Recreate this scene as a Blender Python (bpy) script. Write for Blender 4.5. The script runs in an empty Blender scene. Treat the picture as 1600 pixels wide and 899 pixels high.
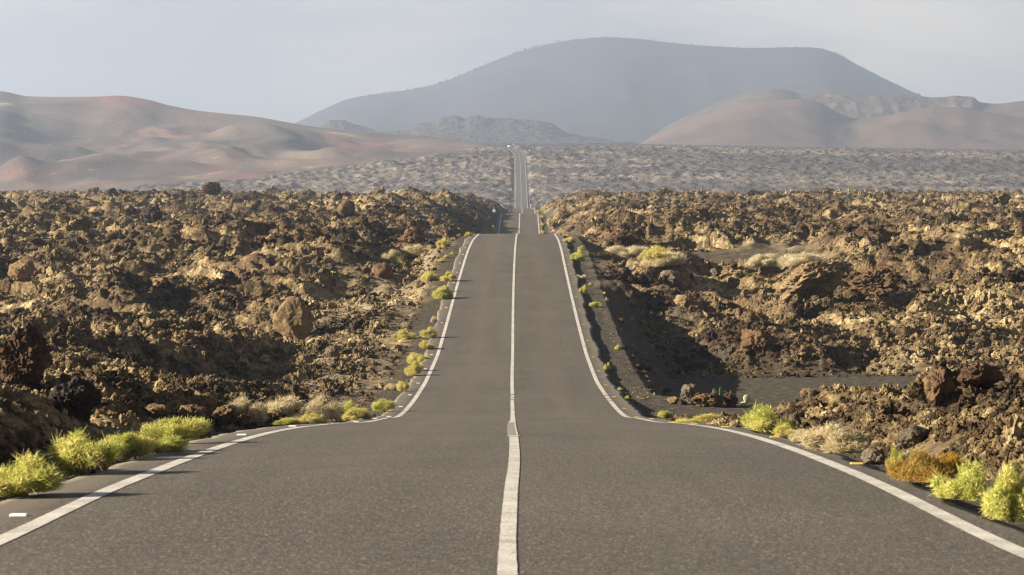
import bpy, bmesh, math, random
import numpy as np
from mathutils import Vector, noise as mnoise

random.seed(7)
rng = np.random.default_rng(11)
R = math.radians
scene = bpy.context.scene
COL = scene.collection

# ------------------------------------------------------------------ camera
FPX = 4000.0            # focal length in pixels of a 1600 px wide frame
CX, HY = 800.0, 300.0   # optical axis column, horizon row
cam_d = bpy.data.cameras.new('camera')
cam = bpy.data.objects.new('camera', cam_d)
COL.objects.link(cam)
cam_d.sensor_width = 36.0
cam_d.lens = 36.0 * FPX / 1600.0
cam_d.shift_y = -(449.5 - HY) / 1600.0
cam_d.clip_start = 0.5
cam_d.clip_end = 30000.0
cam.location = (0, 0, 0)
cam.rotation_euler = (R(90), 0, 0)
cam_d.dof.use_dof = True
cam_d.dof.focus_distance = 95.0
cam_d.dof.aperture_fstop = 7.0
scene.camera = cam
scene.cycles.use_denoising = True
scene.cycles.denoiser = 'OPENIMAGEDENOISE'
scene.cycles.denoising_input_passes = 'RGB_ALBEDO_NORMAL'
scene.cycles.denoising_prefilter = 'ACCURATE'
scene.cycles.filter_width = 1.3

# ------------------------------------------------------------------ light
SUN_EL, SUN_BACK = 20.0, 8.0     # elevation; degrees behind the camera, sun stands at the left
sd = Vector((-math.cos(R(SUN_EL)) * math.cos(R(SUN_BACK)),
             -math.cos(R(SUN_EL)) * math.sin(R(SUN_BACK)), math.sin(R(SUN_EL))))
sun_d = bpy.data.lights.new('sun', 'SUN')
sun_d.energy = 5.0
sun_d.color = (1.0, 0.86, 0.66)
sun_d.angle = R(0.5)
sun = bpy.data.objects.new('sun', sun_d)
COL.objects.link(sun)
sun.rotation_euler = sd.to_track_quat('Z', 'Y').to_euler()

world = bpy.data.worlds.new('World')
scene.world = world
world.use_nodes = True
nt = world.node_tree
nt.nodes.clear()
wo = nt.nodes.new('ShaderNodeOutputWorld')
bg = nt.nodes.new('ShaderNodeBackground')
bg.inputs['Strength'].default_value = 0.1
sky = nt.nodes.new('ShaderNodeTexSky')
sky.sky_type = 'NISHITA'
sky.sun_disc = False
sky.sun_elevation = R(SUN_EL)
sky.sun_rotation = math.atan2(sd.x, sd.y)
sky.air_density = 1.0
sky.dust_density = 1.5
tc = nt.nodes.new('ShaderNodeTexCoord')
mp = nt.nodes.new('ShaderNodeMapping')
mp.inputs['Scale'].default_value = (2.6, 2.6, 9.0)
nz = nt.nodes.new('ShaderNodeTexNoise')
nz.inputs['Scale'].default_value = 2.2
nz.inputs['Detail'].default_value = 5.0
nz.inputs['Roughness'].default_value = 0.5
cr = nt.nodes.new('ShaderNodeValToRGB')
cr.color_ramp.elements[0].position = 0.36
cr.color_ramp.elements[0].color = (2.50, 2.55, 2.82, 1)
cr.color_ramp.elements[1].position = 0.62
cr.color_ramp.elements[1].color = (4.70, 4.25, 3.85, 1)
mx = nt.nodes.new('ShaderNodeMix')
mx.data_type = 'RGBA'
mx.inputs['Factor'].default_value = 0.86
L = nt.links.new
L(tc.outputs['Generated'], mp.inputs['Vector'])
L(mp.outputs['Vector'], nz.inputs['Vector'])
sx0 = nt.nodes.new('ShaderNodeSeparateXYZ')
L(tc.outputs['Generated'], sx0.inputs['Vector'])
ma = nt.nodes.new('ShaderNodeMath')
ma.operation = 'MULTIPLY_ADD'
ma.inputs[1].default_value = 0.35
L(sx0.outputs['X'], ma.inputs[0])
L(nz.outputs['Fac'], ma.inputs[2])
L(ma.outputs[0], cr.inputs['Fac'])
L(sky.outputs['Color'], mx.inputs['A'])
L(cr.outputs['Color'], mx.inputs['B'])
# bright veil near the horizon, deeper sky overhead
sx = nt.nodes.new('ShaderNodeSeparateXYZ')
L(tc.outputs['Generated'], sx.inputs['Vector'])
vr = nt.nodes.new('ShaderNodeValToRGB')
vr.color_ramp.elements[0].position = 0.085
vr.color_ramp.elements[0].color = (0.62, 0.62, 0.62, 1)
vr.color_ramp.elements[1].position = 0.26
vr.color_ramp.elements[1].color = (0.085, 0.095, 0.12, 1)
L(sx.outputs['Z'], vr.inputs['Fac'])
m2 = nt.nodes.new('ShaderNodeMix')
m2.data_type = 'RGBA'
m2.blend_type = 'MULTIPLY'
m2.inputs['Factor'].default_value = 1.0
L(mx.outputs['Result'], m2.inputs['A'])
L(vr.outputs['Color'], m2.inputs['B'])
L(m2.outputs['Result'], bg.inputs['Color'])
L(bg.outputs['Background'], wo.inputs['Surface'])

scene.view_settings.view_transform = 'Standard'
scene.view_settings.look = 'None'
scene.view_settings.exposure = 1.93
scene.view_settings.gamma = 1.0
scene.view_settings.use_curve_mapping = False

# ------------------------------------------------------------------ helpers: naming
def tag(o, label=None, cat=None, group=None, kind=None):
    if label: o['label'] = label
    if cat: o['category'] = cat
    if group: o['group'] = group
    if kind: o['kind'] = kind
    return o

def link_mesh(name, me, mat=None, parent=None):
    o = bpy.data.objects.new(name, me)
    COL.objects.link(o)
    if mat is not None and not me.materials:
        me.materials.append(mat)
    if parent is not None:
        o.parent = parent
    return o

def empty(name, loc=(0, 0, 0), rz=0.0):
    o = bpy.data.objects.new(name, None)
    COL.objects.link(o)
    o.location = loc
    o.rotation_euler = (0, 0, rz)
    o.empty_display_size = 0.2
    return o

def copy_tree(o, parent=None):
    c = o.copy()
    COL.objects.link(c)
    c.parent = parent
    for ch in list(o.children):
        copy_tree(ch, c)
    return c

def np_mesh(name, verts, quads, smooth=False, tris=None):
    me = bpy.data.meshes.new(name)
    verts = np.asarray(verts, np.float32)
    nv = len(verts)
    nq = 0 if quads is None else len(quads)
    ntr = 0 if tris is None else len(tris)
    me.vertices.add(nv)
    me.vertices.foreach_set('co', verts.ravel())
    me.loops.add(nq * 4 + ntr * 3)
    idx = []
    if nq: idx.append(np.asarray(quads, np.int32).ravel())
    if ntr: idx.append(np.asarray(tris, np.int32).ravel())
    me.loops.foreach_set('vertex_index', np.concatenate(idx))
    me.polygons.add(nq + ntr)
    st = np.concatenate([np.arange(nq) * 4, nq * 4 + np.arange(ntr) * 3]).astype(np.int32)
    me.polygons.foreach_set('loop_start', st)
    me.polygons.foreach_set('use_smooth', np.full(nq + ntr, smooth, bool))
    me.update(calc_edges=True)
    return me

def vattr(me, name, vals):
    a = me.attributes.new(name, 'FLOAT', 'POINT')
    a.data.foreach_set('value', np.asarray(vals, np.float32).ravel())

def grid_quads(nr, nc):
    i = np.arange(nr * nc).reshape(nr, nc)
    return np.stack([i[:-1, :-1], i[:-1, 1:], i[1:, 1:], i[1:, :-1]], -1).reshape(-1, 4)

def sstep(a, b, x):
    t = np.clip((x - a) / (b - a), 0, 1)
    return t * t * (3 - 2 * t)

# ------------------------------------------------------------------ helpers: noise and curves
def _hash(ix, iy, seed):
    h = (ix.astype(np.int64) * 374761393 + iy.astype(np.int64) * 668265263 + seed * 974634777) & 0xffffffff
    h = ((h ^ (h >> 13)) * 1274126177) & 0xffffffff
    h = (h ^ (h >> 16)) & 0xffffffff
    return h

def perlin(x, y, seed=0):
    xi = np.floor(x); yi = np.floor(y)
    fx = x - xi; fy = y - yi
    xi = xi.astype(np.int64); yi = yi.astype(np.int64)
    def g(dx, dy):
        a = _hash(xi + dx, yi + dy, seed).astype(np.float64) * (2 * math.pi / 4294967296.0)
        return np.cos(a) * (fx - dx) + np.sin(a) * (fy - dy)
    u = fx * fx * fx * (fx * (fx * 6 - 15) + 10)
    v = fy * fy * fy * (fy * (fy * 6 - 15) + 10)
    a = g(0, 0); b = g(1, 0); c = g(0, 1); d = g(1, 1)
    return (a + (b - a) * u + (c - a) * v + (a - b - c + d) * u * v) * 1.5

def domes(x, y, seed=0):
    """cobble like relief: every cell carries a dome of its own size, 0..1"""
    xi = np.floor(x).astype(np.int64); yi = np.floor(y).astype(np.int64)
    out = np.zeros_like(x)
    for dx in (-1, 0, 1):
        for dy in (-1, 0, 1):
            h = _hash(xi + dx, yi + dy, seed)
            px = xi + dx + (h & 1023) / 1023.0
            py = yi + dy + ((h >> 10) & 1023) / 1023.0
            r = 0.35 + 0.6 * ((h >> 20) & 1023) / 1023.0
            d2 = ((x - px) ** 2 + (y - py) ** 2) / (r * r)
            np.maximum(out, r * np.sqrt(np.maximum(0, 1 - d2)), out=out)
    return out

class Pchip:
    def __init__(self, pts):
        p = np.array(pts, float)
        self.x, self.y = p[:, 0], p[:, 1]
        h = np.diff(self.x); d = np.diff(self.y) / h
        m = np.zeros(len(p))
        for i in range(1, len(p) - 1):
            if d[i - 1] * d[i] > 0:
                w1, w2 = 2 * h[i] + h[i - 1], h[i] + 2 * h[i - 1]
                m[i] = (w1 + w2) / (w1 / d[i - 1] + w2 / d[i])
        m[0], m[-1] = d[0], d[-1]
        self.h, self.m = h, m
    def __call__(self, q):
        q = np.clip(np.asarray(q, float), self.x[0], self.x[-1])
        i = np.clip(np.searchsorted(self.x, q, side='right') - 1, 0, len(self.h) - 1)
        h = self.h[i]; t = (q - self.x[i]) / h
        t2, t3 = t * t, t * t * t
        return ((2 * t3 - 3 * t2 + 1) * self.y[i] + (t3 - 2 * t2 + t) * h * self.m[i]
                + (-2 * t3 + 3 * t2) * self.y[i + 1] + (t3 - t2) * h * self.m[i + 1])

# ------------------------------------------------------------------ the lie of the land (metres; camera 1.4 m above the road)
FARP = [(1200, -12.5), (1326, -8.3), (1420, -3.6), (1500, 2.6), (1600, 11.6), (1700, 20), (1800, 27), (1857, 31.0)]
z_road = Pchip([(-80, 2.4), (-30, 0.0), (0, -1.42), (14, -2.10), (16.7, -2.24), (21.1, -2.43), (24.2, -2.59), (29.7, -2.91), (36, -3.34),
                (46, -4.14), (57, -5.09), (66, -5.80), (74.3, -6.45), (82.5, -6.80), (90, -7.02), (98.5, -7.17), (110, -7.10), (121, -6.72),
                (135.8, -6.04), (150, -5.33), (164, -4.67), (180, -3.98), (198, -3.62), (215, -3.58), (232, -3.77), (262, -4.9),
                (330, -8.5), (380, -7.7), (406, -6.62), (435, -5.2), (455, -4.35), (470, -4.02), (492, -4.15), (540, -6.4), (600, -6.5),
                (634, -5.27), (670, -4.72), (700, -4.6), (730, -4.9), (800, -7.5), (1000, -14)] + FARP + [(1930, 33.6), (2000, 33.8), (2300, 33)])
mid_px = Pchip([(-80, 776), (14, 776), (16.7, 777), (21, 781), (24.2, 785), (36, 788), (57, 800), (74, 800), (98, 799), (110, 800), (135, 801),
                (164, 803), (186, 805), (232, 808), (406, 810.7), (464, 812), (634, 815.5), (710, 816), (1326, 814.4), (1486, 814),
                (1600, 813.2), (1740, 812.2), (1800, 810), (1857, 800.5), (1900, 787), (1960, 765), (2100, 690), (2300, 560)])
mid_off = Pchip([(-80, 0.06), (14, 0.06), (20, 0.09), (30, 0.125), (40, 0.10), (57, 0.03), (300, 0.02), (2300, 0.02)])

def road_mid(D):
    return (mid_px(D) - CX) * np.maximum(D, 14.0) / FPX

z_left = Pchip([(-80, 2.0), (0, -1.75), (12, -2.15), (16, -2.4), (22, -2.65), (28, -2.95), (36, -3.15), (48, -3.95), (60, -5.2), (75, -6.3), (90, -6.8),
                (105, -7.05), (125, -7.35), (140, -7.1), (170, -6.3), (200, -5.2), (250, -4.5), (300, -3.9), (400, -3.0), (450, -2.4),
                (550, -2.5), (640, -2.1), (700, -3.4), (850, -10), (1000, -14)] + FARP +
               [(1930, 33.5), (2050, 36), (2600, 52), (3000, 63), (3500, 70), (7000, 70)])
z_right = Pchip([(-80, 2.0), (0, -1.75), (12, -2.15), (16, -2.35), (20, -2.5), (28, -2.85), (40, -3.75), (52, -4.8), (60, -5.6), (70, -6.9), (88, -8.3),
                 (105, -9.0), (130, -9.1), (137, -8.7), (150, -7.7), (166, -6.4), (185, -5.65), (200, -5.1), (250, -4.6), (330, -4.1),
                 (400, -3.5), (500, -2.5), (600, -2.1), (650, -1.8), (720, -3.6), (850, -10), (1000, -14)] + FARP +
                [(1930, 33.5), (2050, 35), (2600, 48), (3000, 56), (3500, 60), (7000, 60)])

# --- smooth ash hills at the left
hs = Pchip([(-1500, 210), (-700, 165), (-200, 136), (0, 140), (45, 148), (80, 149), (150, 148.5), (185, 147), (230, 153), (260, 161), (300, 169), (350, 175),
            (400, 180), (440, 187), (480, 194), (540, 201), (600, 207), (680, 212), (740, 221), (790, 231), (830, 240), (900, 262), (1000, 290)])
hb = Pchip([(-1500, 303), (0, 302), (150, 297), (300, 287), (430, 275), (550, 260), (640, 247), (700, 239), (760, 232), (820, 238), (900, 262), (1000, 292)])
hbD = Pchip([(-1500, 1440), (0, 1450), (300, 1530), (430, 1580), (550, 1650), (700, 1790), (790, 1880), (1000, 1950)])
def hill_y(PX, D):
    b_, s_, Db = hb(PX), hs(PX), hbD(PX)
    t = (D - Db) / (2650 - Db)
    tc_ = np.clip(t, 0, 1)
    prof = 0.62 * tc_ + 0.38 * tc_ ** 1.8
    y = b_ + (s_ - b_) * prof
    y = np.where(t < 0, b_ + (-t) * 900, y)
    return np.where(t > 1, s_ + (t - 1) * 160, y)
def hill_x(X, D, PX):
    t = np.clip((D - hbD(PX)) / (2650 - hbD(PX)), 0, 1)
    a = np.sin(np.pi * np.clip(t, 0, 1)) ** 0.8 * np.clip((hb(PX) - hs(PX)) / 70.0, 0, 1)
    wx = X + 40 * perlin(X / 220, D / 220, 83)
    n = 15 * perlin(wx / 150, D / 330, 81) + 8 * perlin(wx / 62, D / 150, 82) + 2.6 * perlin(wx / 26, D / 60, 84)
    n = n + 9 * (0.45 - np.abs(perlin(wx / 120, D / 260, 85)))
    # the small cone near the left edge and a few knolls
    n = n + 16 * np.exp(-((PX - 35) / 34.0) ** 2 - ((D - 1760) / 60.0) ** 2)
    n = n + 10 * np.exp(-((PX - 370) / 60.0) ** 2 - ((D - 1680) / 60.0) ** 2)
    n = n + 12 * np.exp(-((PX - 515) / 40.0) ** 2 - ((D - 1960) / 90.0) ** 2)
    return n * a - 1.5

def masks(X, D):
    m = road_mid(D); u = X - m; au = np.abs(u)
    w = 0.5 * perlin(X * 0.35, D * 0.12, 91)
    flat = sstep(6.2, 8.0, u + w) * (1 - sstep(19, 22.5, X + 2 * w)) * sstep(102, 107, D + 3 * w) * (1 - sstep(124.5, 128.5, D + 2 * w))
    track = sstep(3.2, 4.2, u) * (1 - sstep(8.2, 9.6, u + w)) * sstep(80.5, 83, D) * (1 - sstep(90, 93, D + w))
    terr = sstep(3.6, 4.6, u) * (1 - sstep(20, 26, X + 4 * w)) * sstep(176, 183, D + 4 * w) * (1 - sstep(205, 212, D + 4 * w))
    return u, au, w, flat, track, terr

def relief(X, D, cell):
    """rough lava: returns (broad, fine) heights in metres"""
    wx = X + 2.2 * perlin(X / 7.0, D / 7.0, 5) + 0.5 * perlin(X / 1.6, D / 1.6, 6)
    wy = D + 2.2 * perlin(X / 7.0, D / 7.0, 7) + 0.5 * perlin(X / 1.6, D / 1.6, 8)
    n1 = perlin(X / 24.0, D / 30.0, 1)
    n2 = perlin(wx / 10.0, wy / 13.0, 2)
    broad = 1.5 * n1 + 2.0 * (0.40 - np.abs(n2)) + 0.5 * perlin(X / 6.0, D / 7.0, 9)
    lod = lambda lam: sstep(1.3, 3.0, lam / cell)
    fine = 1.45 * (0.4 - np.abs(perlin(wx / 4.2, wy / 4.6, 3))) * lod(4.2)
    fine = fine + 0.75 * domes(wx / 2.4, wy / 2.4, 21) * sstep(-0.25, 0.3, perlin(X / 9, D / 9, 31)) * lod(2.4)
    fine = fine + 0.42 * domes(wx / 1.05, wy / 1.05, 22) * lod(1.05)
    fine = fine + 0.20 * domes(wx / 0.5, wy / 0.5, 23) * lod(0.5)
    fine = fine + 0.10 * perlin(X / 0.24, D / 0.24, 24) * lod(0.24) + 0.10 * domes(wx / 0.22, wy / 0.22, 26) * lod(0.22) + 0.14 * perlin(X / 0.7, D / 0.7, 25) * lod(0.7)
    return broad, fine

def H(X, D):
    X = np.asarray(X, float); D = np.asarray(D, float)
    u, au, w, flat, track, terr = masks(X, D)
    zr = z_road(D)
    s = sstep(-3, 3, u)
    zf = z_left(D) * (1 - s) + z_right(D) * s
    tilt = sstep(1250, 1500, D)
    zf = zf - tilt * 0.0150 * np.maximum(X - 20, 0)
    cell = np.maximum(0.0009 * np.abs(D), 0.02)
    b, f = relief(X, D, cell)
    far = sstep(1150, 1300, D)
    near_amp = 0.22 + 0.78 * np.where(u < 0, sstep(105, 170, D), sstep(80, 150, D))
    amp_b = near_amp * (1 - far) + 1.0 * far
    if np.any(far > 0):
        lump = 0.9 * (0.4 - np.abs(perlin(X / 34, D / 40, 41))) + 0.8 * (0.4 - np.abs(perlin(X / 13, D / 17, 42))) + 0.7 * perlin(X / 5.5, D / 8, 43)
        lump = lump * (1 - 0.5 * sstep(2000, 2600, D))
        lump = lump + 2.2 * perlin(X / 75.0, D / 75.0, 44) * sstep(1780, 1850, D) * (1 - sstep(2000, 2100, D))
        f = f * (1 - far) + far * lump
    # unseen mound left of the view, added to shade the near ground
    shade_mound = 1.35 * np.exp(-((X + 9.0) / 1.5) ** 2 - ((D - 27) / 5.0) ** 2)
    rough = sstep(4.5, 7.0, au) * (1 - flat) * (1 - track) * (1 - 0.85 * terr)
    rough = rough * (1 - 0.72 * (u < 0) * sstep(68, 84, D) * (1 - sstep(205, 235, D)) * (1 - sstep(10.5, 13.0, au)))
    rough = rough * (1 - 0.85 * sstep(3.5, 4.5, u) * (1 - sstep(13, 16, u)) * sstep(76, 80, D) * (1 - sstep(108, 112, D)))
    rough = rough * (1 - 0.75 * (1 - sstep(8.5, 12.0, u)) * sstep(0, 2, u) * sstep(88, 96, D) * (1 - sstep(138, 152, D)))
    zf = zf + 1.0 * sstep(9.8, 13.0, u) * (1 - sstep(66, 80, D)) * sstep(20, 36, D) - 0.42 * sstep(4.2, 5.5, u) * sstep(28, 38, D) * (1 - sstep(76, 80, D))
    zf = zf - 0.62 * sstep(4.2, 5.6, -u) * sstep(23, 31, D) * (1 - sstep(64, 76, D))
    backr = 1 - sstep(3.5, 5.0, u) * sstep(76, 80, D) * (1 - sstep(134, 150, D)) * (1 - sstep(22, 30, X))
    zf = zf + b * amp_b * backr * (1 - flat) * (1 - 0.9 * terr) + shade_mound
    lo = zr - 0.20 - 0.66 * np.maximum(au - 5.1, 0) - 0.04 * np.maximum(au - 3.9, 0)
    hi = zr - 0.16 + 0.42 * np.maximum(au - 4.7, 0)
    emb = (u < 0) * sstep(66, 84, D) * (1 - sstep(205, 235, D))
    hi_e = zr - 0.26 - 0.11 * np.minimum(np.maximum(au - 4.4, 0), 6.0) + 0.5 * np.maximum(au - 11.5, 0)
    hi = hi * (1 - emb) + hi_e * emb
    z = np.minimum(np.maximum(zf, lo), hi)
    z = np.where(au > 30, zf, z)
    z = z + f * rough * (0.62 + 0.38 * sstep(30, 90, D))
    z = z * (1 - flat) + flat * (-9.05 + 0.012 * (X - 10))
    z = z * (1 - track) + track * (-7.18 - 0.03 * np.maximum(u - 4, 0))
    z = z + (1 - rough) * 0.035 * perlin(X / 0.5, D / 0.5, 55) * sstep(4.0, 4.6, au)
    if np.any(D > 1400):
        PX = CX + X / np.maximum(D, 1) * FPX
        hz_ = -(hill_y(PX, D) - HY) * D / FPX + hill_x(X, D, PX)
        inh = sstep(-2, 14, D - hbD(PX)) * (PX < 930) * (D < 2900)
        z = z * (1 - inh) + inh * np.minimum(z, hz_ - 2.5)
    z = np.where(au < np.where((u > 0) & (D < 50), 3.52, 3.78), zr - 0.35, z)
    return z

def place(px, py, d0=13.0, d1=720.0, off_road=False):
    """where the line of sight through a pixel of the photograph meets the ground"""
    D = d0 * (d1 / d0) ** np.linspace(0, 1, 5000)
    X = (px - CX) * D / FPX
    zg = H(X, D)
    u = np.abs(X - road_mid(D))
    zg = np.where(u < 3.9, z_road(D), zg)
    if off_road: zg = np.where(u < np.where((X > 0) & (D < 45), 3.66, 3.87), -1e6, zg)
    ray = -(py - HY) * D / FPX
    hit = np.nonzero(zg >= ray)[0]
    i = hit[0] if len(hit) else len(D) - 1
    return float(X[i]), float(D[i]), float(zg[i])

# ------------------------------------------------------------------ materials
def new_mat(name):
    m = bpy.data.materials.new(name)
    m.use_nodes = True
    n = m.node_tree
    b = n.nodes['Principled BSDF']
    b.inputs['Roughness'].default_value = 0.95
    b.inputs['Specular IOR Level'].default_value = 0.15
    return m, n, b

def N(nt, kind, **kw):
    n = nt.nodes.new(kind)
    for k, v in kw.items():
        if k in n.inputs: n.inputs[k].default_value = v
        else: setattr(n, k, v)
    return n

def tex_noise(nt, scale, vec, detail=4.0, rough=0.55):
    n = N(nt, 'ShaderNodeTexNoise', Scale=scale, Detail=detail, Roughness=rough)
    nt.links.new(vec, n.inputs['Vector'])
    return n.outputs['Fac']

def ramp(nt, fac, stops):
    r = nt.nodes.new('ShaderNodeValToRGB')
    e = r.color_ramp.elements
    while len(e) < len(stops): e.new(0.5)
    for el, (p, c) in zip(e, stops):
        el.position = p
        el.color = (c[0], c[1], c[2], 1) if not isinstance(c, (int, float)) else (c, c, c, 1)
    nt.links.new(fac, r.inputs['Fac'])
    return r.outputs['Color']

def mixc(nt, fac, a, b, mode='MIX'):
    m = nt.nodes.new('ShaderNodeMix')
    m.data_type = 'RGBA'
    m.blend_type = mode
    for sock, v in ((m.inputs['Factor'], fac), (m.inputs['A'], a), (m.inputs['B'], b)):
        if isinstance(v, (int, float)): sock.default_value = v
        elif isinstance(v, tuple): sock.default_value = (v[0], v[1], v[2], 1)
        else: nt.links.new(v, sock)
    return m.outputs['Result']

def math_n(nt, op, a, b=0.0):
    m = nt.nodes.new('ShaderNodeMath')
    m.operation = op
    for sock, v in ((m.inputs[0], a), (m.inputs[1], b)):
        if isinstance(v, (int, float)): sock.default_value = v
        else: nt.links.new(v, sock)
    return m.outputs[0]

def attr(nt, name):
    a = nt.nodes.new('ShaderNodeAttribute')
    a.attribute_name = name
    return a.outputs['Fac']

def geo_pos(nt):
    return nt.nodes.new('ShaderNodeNewGeometry').outputs['Position']

def bump(nt, b, height, strength, dist):
    n = N(nt, 'ShaderNodeBump', Strength=strength, Distance=dist)
    nt.links.new(height, n.inputs['Height'])
    nt.links.new(n.outputs['Normal'], b.inputs['Normal'])

ROCK = [(0.32, (0.014, 0.0105, 0.0075)), (0.43, (0.045, 0.032, 0.019)), (0.52, (0.115, 0.083, 0.044)), (0.61, (0.24, 0.185, 0.098)), (0.73, (0.44, 0.37, 0.22))]

def rock_colour(n, pos, tint=None):
    big = tex_noise(n, 0.11, pos, 3.0)
    med = tex_noise(n, 1.1, pos, 5.0, 0.65)
    small = tex_noise(n, 6.0, pos, 4.0, 0.65)
    v = math_n(n, 'ADD', math_n(n, 'MULTIPLY', med, 0.55), math_n(n, 'MULTIPLY', small, 0.45))
    v = math_n(n, 'ADD', v, math_n(n, 'MULTIPLY', math_n(n, 'SUBTRACT', big, 0.5), 0.65))
    if tint is not None:
        v = math_n(n, 'ADD', v, tint)
    c = ramp(n, v, ROCK)
    red = ramp(n, tex_noise(n, 0.23, pos, 3.0), [(0.56, 0.0), (0.68, 1.0)])
    c = mixc(n, math_n(n, 'MULTIPLY', red, 0.4), c, (0.085, 0.042, 0.025), 'MIX')
    return c, small

def rock_material(name, stops=None, instanced=True, spread=0.13):
    m, n, b = new_mat(name)
    pos = geo_pos(n)
    rnd = n.nodes.new('ShaderNodeObjectInfo').outputs['Random']
    t = math_n(n, 'MULTIPLY', math_n(n, 'SUBTRACT', rnd, 0.5), spread)
    if stops is None:
        c, small = rock_colour(n, pos, t)
        sp_ = n.nodes.new('ShaderNodeSeparateXYZ'); n.links.new(pos, sp_.inputs['Vector'])
        fz = math_n(n, 'GREATER_THAN', sp_.outputs['Y'], 1000.0)
        fc = ramp(n, math_n(n, 'ADD', math_n(n, 'MULTIPLY', tex_noise(n, 0.035, pos, 6.0, 0.7), 0.6), math_n(n, 'MULTIPLY', rnd, 0.4)), [(0.25, (0.062, 0.054, 0.048)), (0.50, (0.13, 0.112, 0.093)), (0.72, (0.215, 0.183, 0.145))])
        c = mixc(n, fz, c, fc)
    else:
        med = tex_noise(n, 2.3, pos, 6.0, 0.62)
        small = tex_noise(n, 9.0, pos, 5.0, 0.65)
        v = math_n(n, 'ADD', math_n(n, 'MULTIPLY', med, 0.65), math_n(n, 'MULTIPLY', small, 0.35))
        c = ramp(n, math_n(n, 'ADD', v, math_n(n, 'MULTIPLY', t, 0.4)), stops)
    n.links.new(c, b.inputs['Base Color'])
    bn = tex_noise(n, 11.0, pos, 5.0, 0.7)
    bump(n, b, bn, 0.9, 0.06)
    return m

M = {}
# lava field ground
m, n, b = new_mat('lava_ground')
pos = geo_pos(n)
c, small = rock_colour(n, pos)
cin_v = tex_noise(n, 7.0, pos, 6.0, 0.75)
cin = ramp(n, cin_v, [(0.32, (0.0325, 0.02875, 0.02375)), (0.6, (0.075, 0.065, 0.05125)), (0.76, (0.2375, 0.2063, 0.1562))])
c = mixc(n, attr(n, 'cinder'), c, cin)
soil = ramp(n, small, [(0.3, (0.07225, 0.0476, 0.0272)), (0.7, (0.1615, 0.1148, 0.0663))])
c = mixc(n, attr(n, 'soil'), c, soil)
c = mixc(n, attr(n, 'scree'), c, ramp(n, tex_noise(n, 3.5, pos, 6.0, 0.75), [(0.34, (0.075, 0.058, 0.040)), (0.50, (0.19, 0.155, 0.105)), (0.66, (0.34, 0.295, 0.215))]))
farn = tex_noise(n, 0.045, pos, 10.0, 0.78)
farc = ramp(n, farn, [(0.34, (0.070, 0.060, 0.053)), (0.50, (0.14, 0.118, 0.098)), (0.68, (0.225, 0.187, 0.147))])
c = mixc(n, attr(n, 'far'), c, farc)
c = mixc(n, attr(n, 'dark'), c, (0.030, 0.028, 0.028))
n.links.new(c, b.inputs['Base Color'])
bump(n, b, tex_noise(n, 9.0, pos, 5.0, 0.7), 0.8, 0.06)
M['lava'] = m

M['clinker'] = rock_material('clinker_rock')
M['tan_rock'] = rock_material('tan_rock', [(0.25, (0.045, 0.031, 0.018)), (0.45, (0.145, 0.10, 0.054)), (0.60, (0.225, 0.163, 0.088)), (0.76, (0.35, 0.285, 0.18))])
M['slab_rock'] = rock_material('slab_rock', [(0.25, (0.042, 0.029, 0.017)), (0.45, (0.13, 0.09, 0.05)), (0.60, (0.23, 0.165, 0.092)), (0.76, (0.36, 0.28, 0.18))])
M['red_rock'] = rock_material('red_rock', [(0.28, (0.018, 0.012, 0.009)), (0.45, (0.055, 0.033, 0.021)), (0.6, (0.115, 0.070, 0.044)), (0.72, (0.27, 0.20, 0.14))])
M['black_rock'] = rock_material('black_rock', [(0.3, (0.016, 0.014, 0.013)), (0.6, (0.045, 0.036, 0.030)), (0.8, (0.12, 0.09, 0.065))])
M['grey_rock'] = rock_material('grey_rock', [(0.3, (0.03825, 0.0306, 0.0238)), (0.52, (0.1105, 0.08925, 0.0663)), (0.75, (0.238, 0.1997, 0.1445))])
M['brown_rock'] = rock_material('brown_rock', [(0.25, (0.02975, 0.0204, 0.0136)), (0.48, (0.09775, 0.0612, 0.034)), (0.66, (0.17, 0.1148, 0.06375)), (0.85, (0.2805, 0.2125, 0.136))])

# asphalt
m, n, b = new_mat('asphalt')
pos = geo_pos(n)
vor = N(n, 'ShaderNodeTexVoronoi', Scale=80.0)
n.links.new(pos, vor.inputs['Vector'])
grain = n.nodes.new('ShaderNodeSeparateColor')
n.links.new(vor.outputs['Color'], grain.inputs['Color'])
base = ramp(n, grain.outputs['Red'], [(0.0, (0.03746, 0.03394, 0.03087)), (0.6, (0.07608, 0.06788, 0.06055)), (0.9, (0.1194, 0.1065, 0.0914)), (0.975, (0.2809, 0.24, 0.1781))])
med = tex_noise(n, 21.0, pos, 3.0, 0.6)
base = mixc(n, 1.0, base, ramp(n, med, [(0.3, 0.72), (0.7, 1.28)]), 'MULTIPLY')
mpa = N(n, 'ShaderNodeMapping')
mpa.inputs['Scale'].default_value = (68.0, 11.0, 10.0)
n.links.new(pos, mpa.inputs['Vector'])
drag = tex_noise(n, 1.0, mpa.outputs['Vector'], 2.0, 0.6)
base = mixc(n, 1.0, base, ramp(n, drag, [(0.28, 0.62), (0.52, 1.0), (0.74, 1.42)]), 'MULTIPLY')
mpb = N(n, 'ShaderNodeMapping')
mpb.inputs['Scale'].default_value = (1.1, 0.07, 1.0)
n.links.new(pos, mpb.inputs['Vector'])
track_ = tex_noise(n, 1.0, mpb.outputs['Vector'], 4.0, 0.6)
base = mixc(n, 1.0, base, ramp(n, track_, [(0.3, 0.88), (0.7, 1.1)]), 'MULTIPLY')
wear = tex_noise(n, 0.35, pos, 4.0, 0.6)
base = mixc(n, 1.0, base, ramp(n, wear, [(0.3, 0.88), (0.7, 1.1)]), 'MULTIPLY')
oil = attr(n, 'oil')
base = mixc(n, math_n(n, 'MULTIPLY', oil, 0.15), base, (0.165, 0.125, 0.078))
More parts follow.
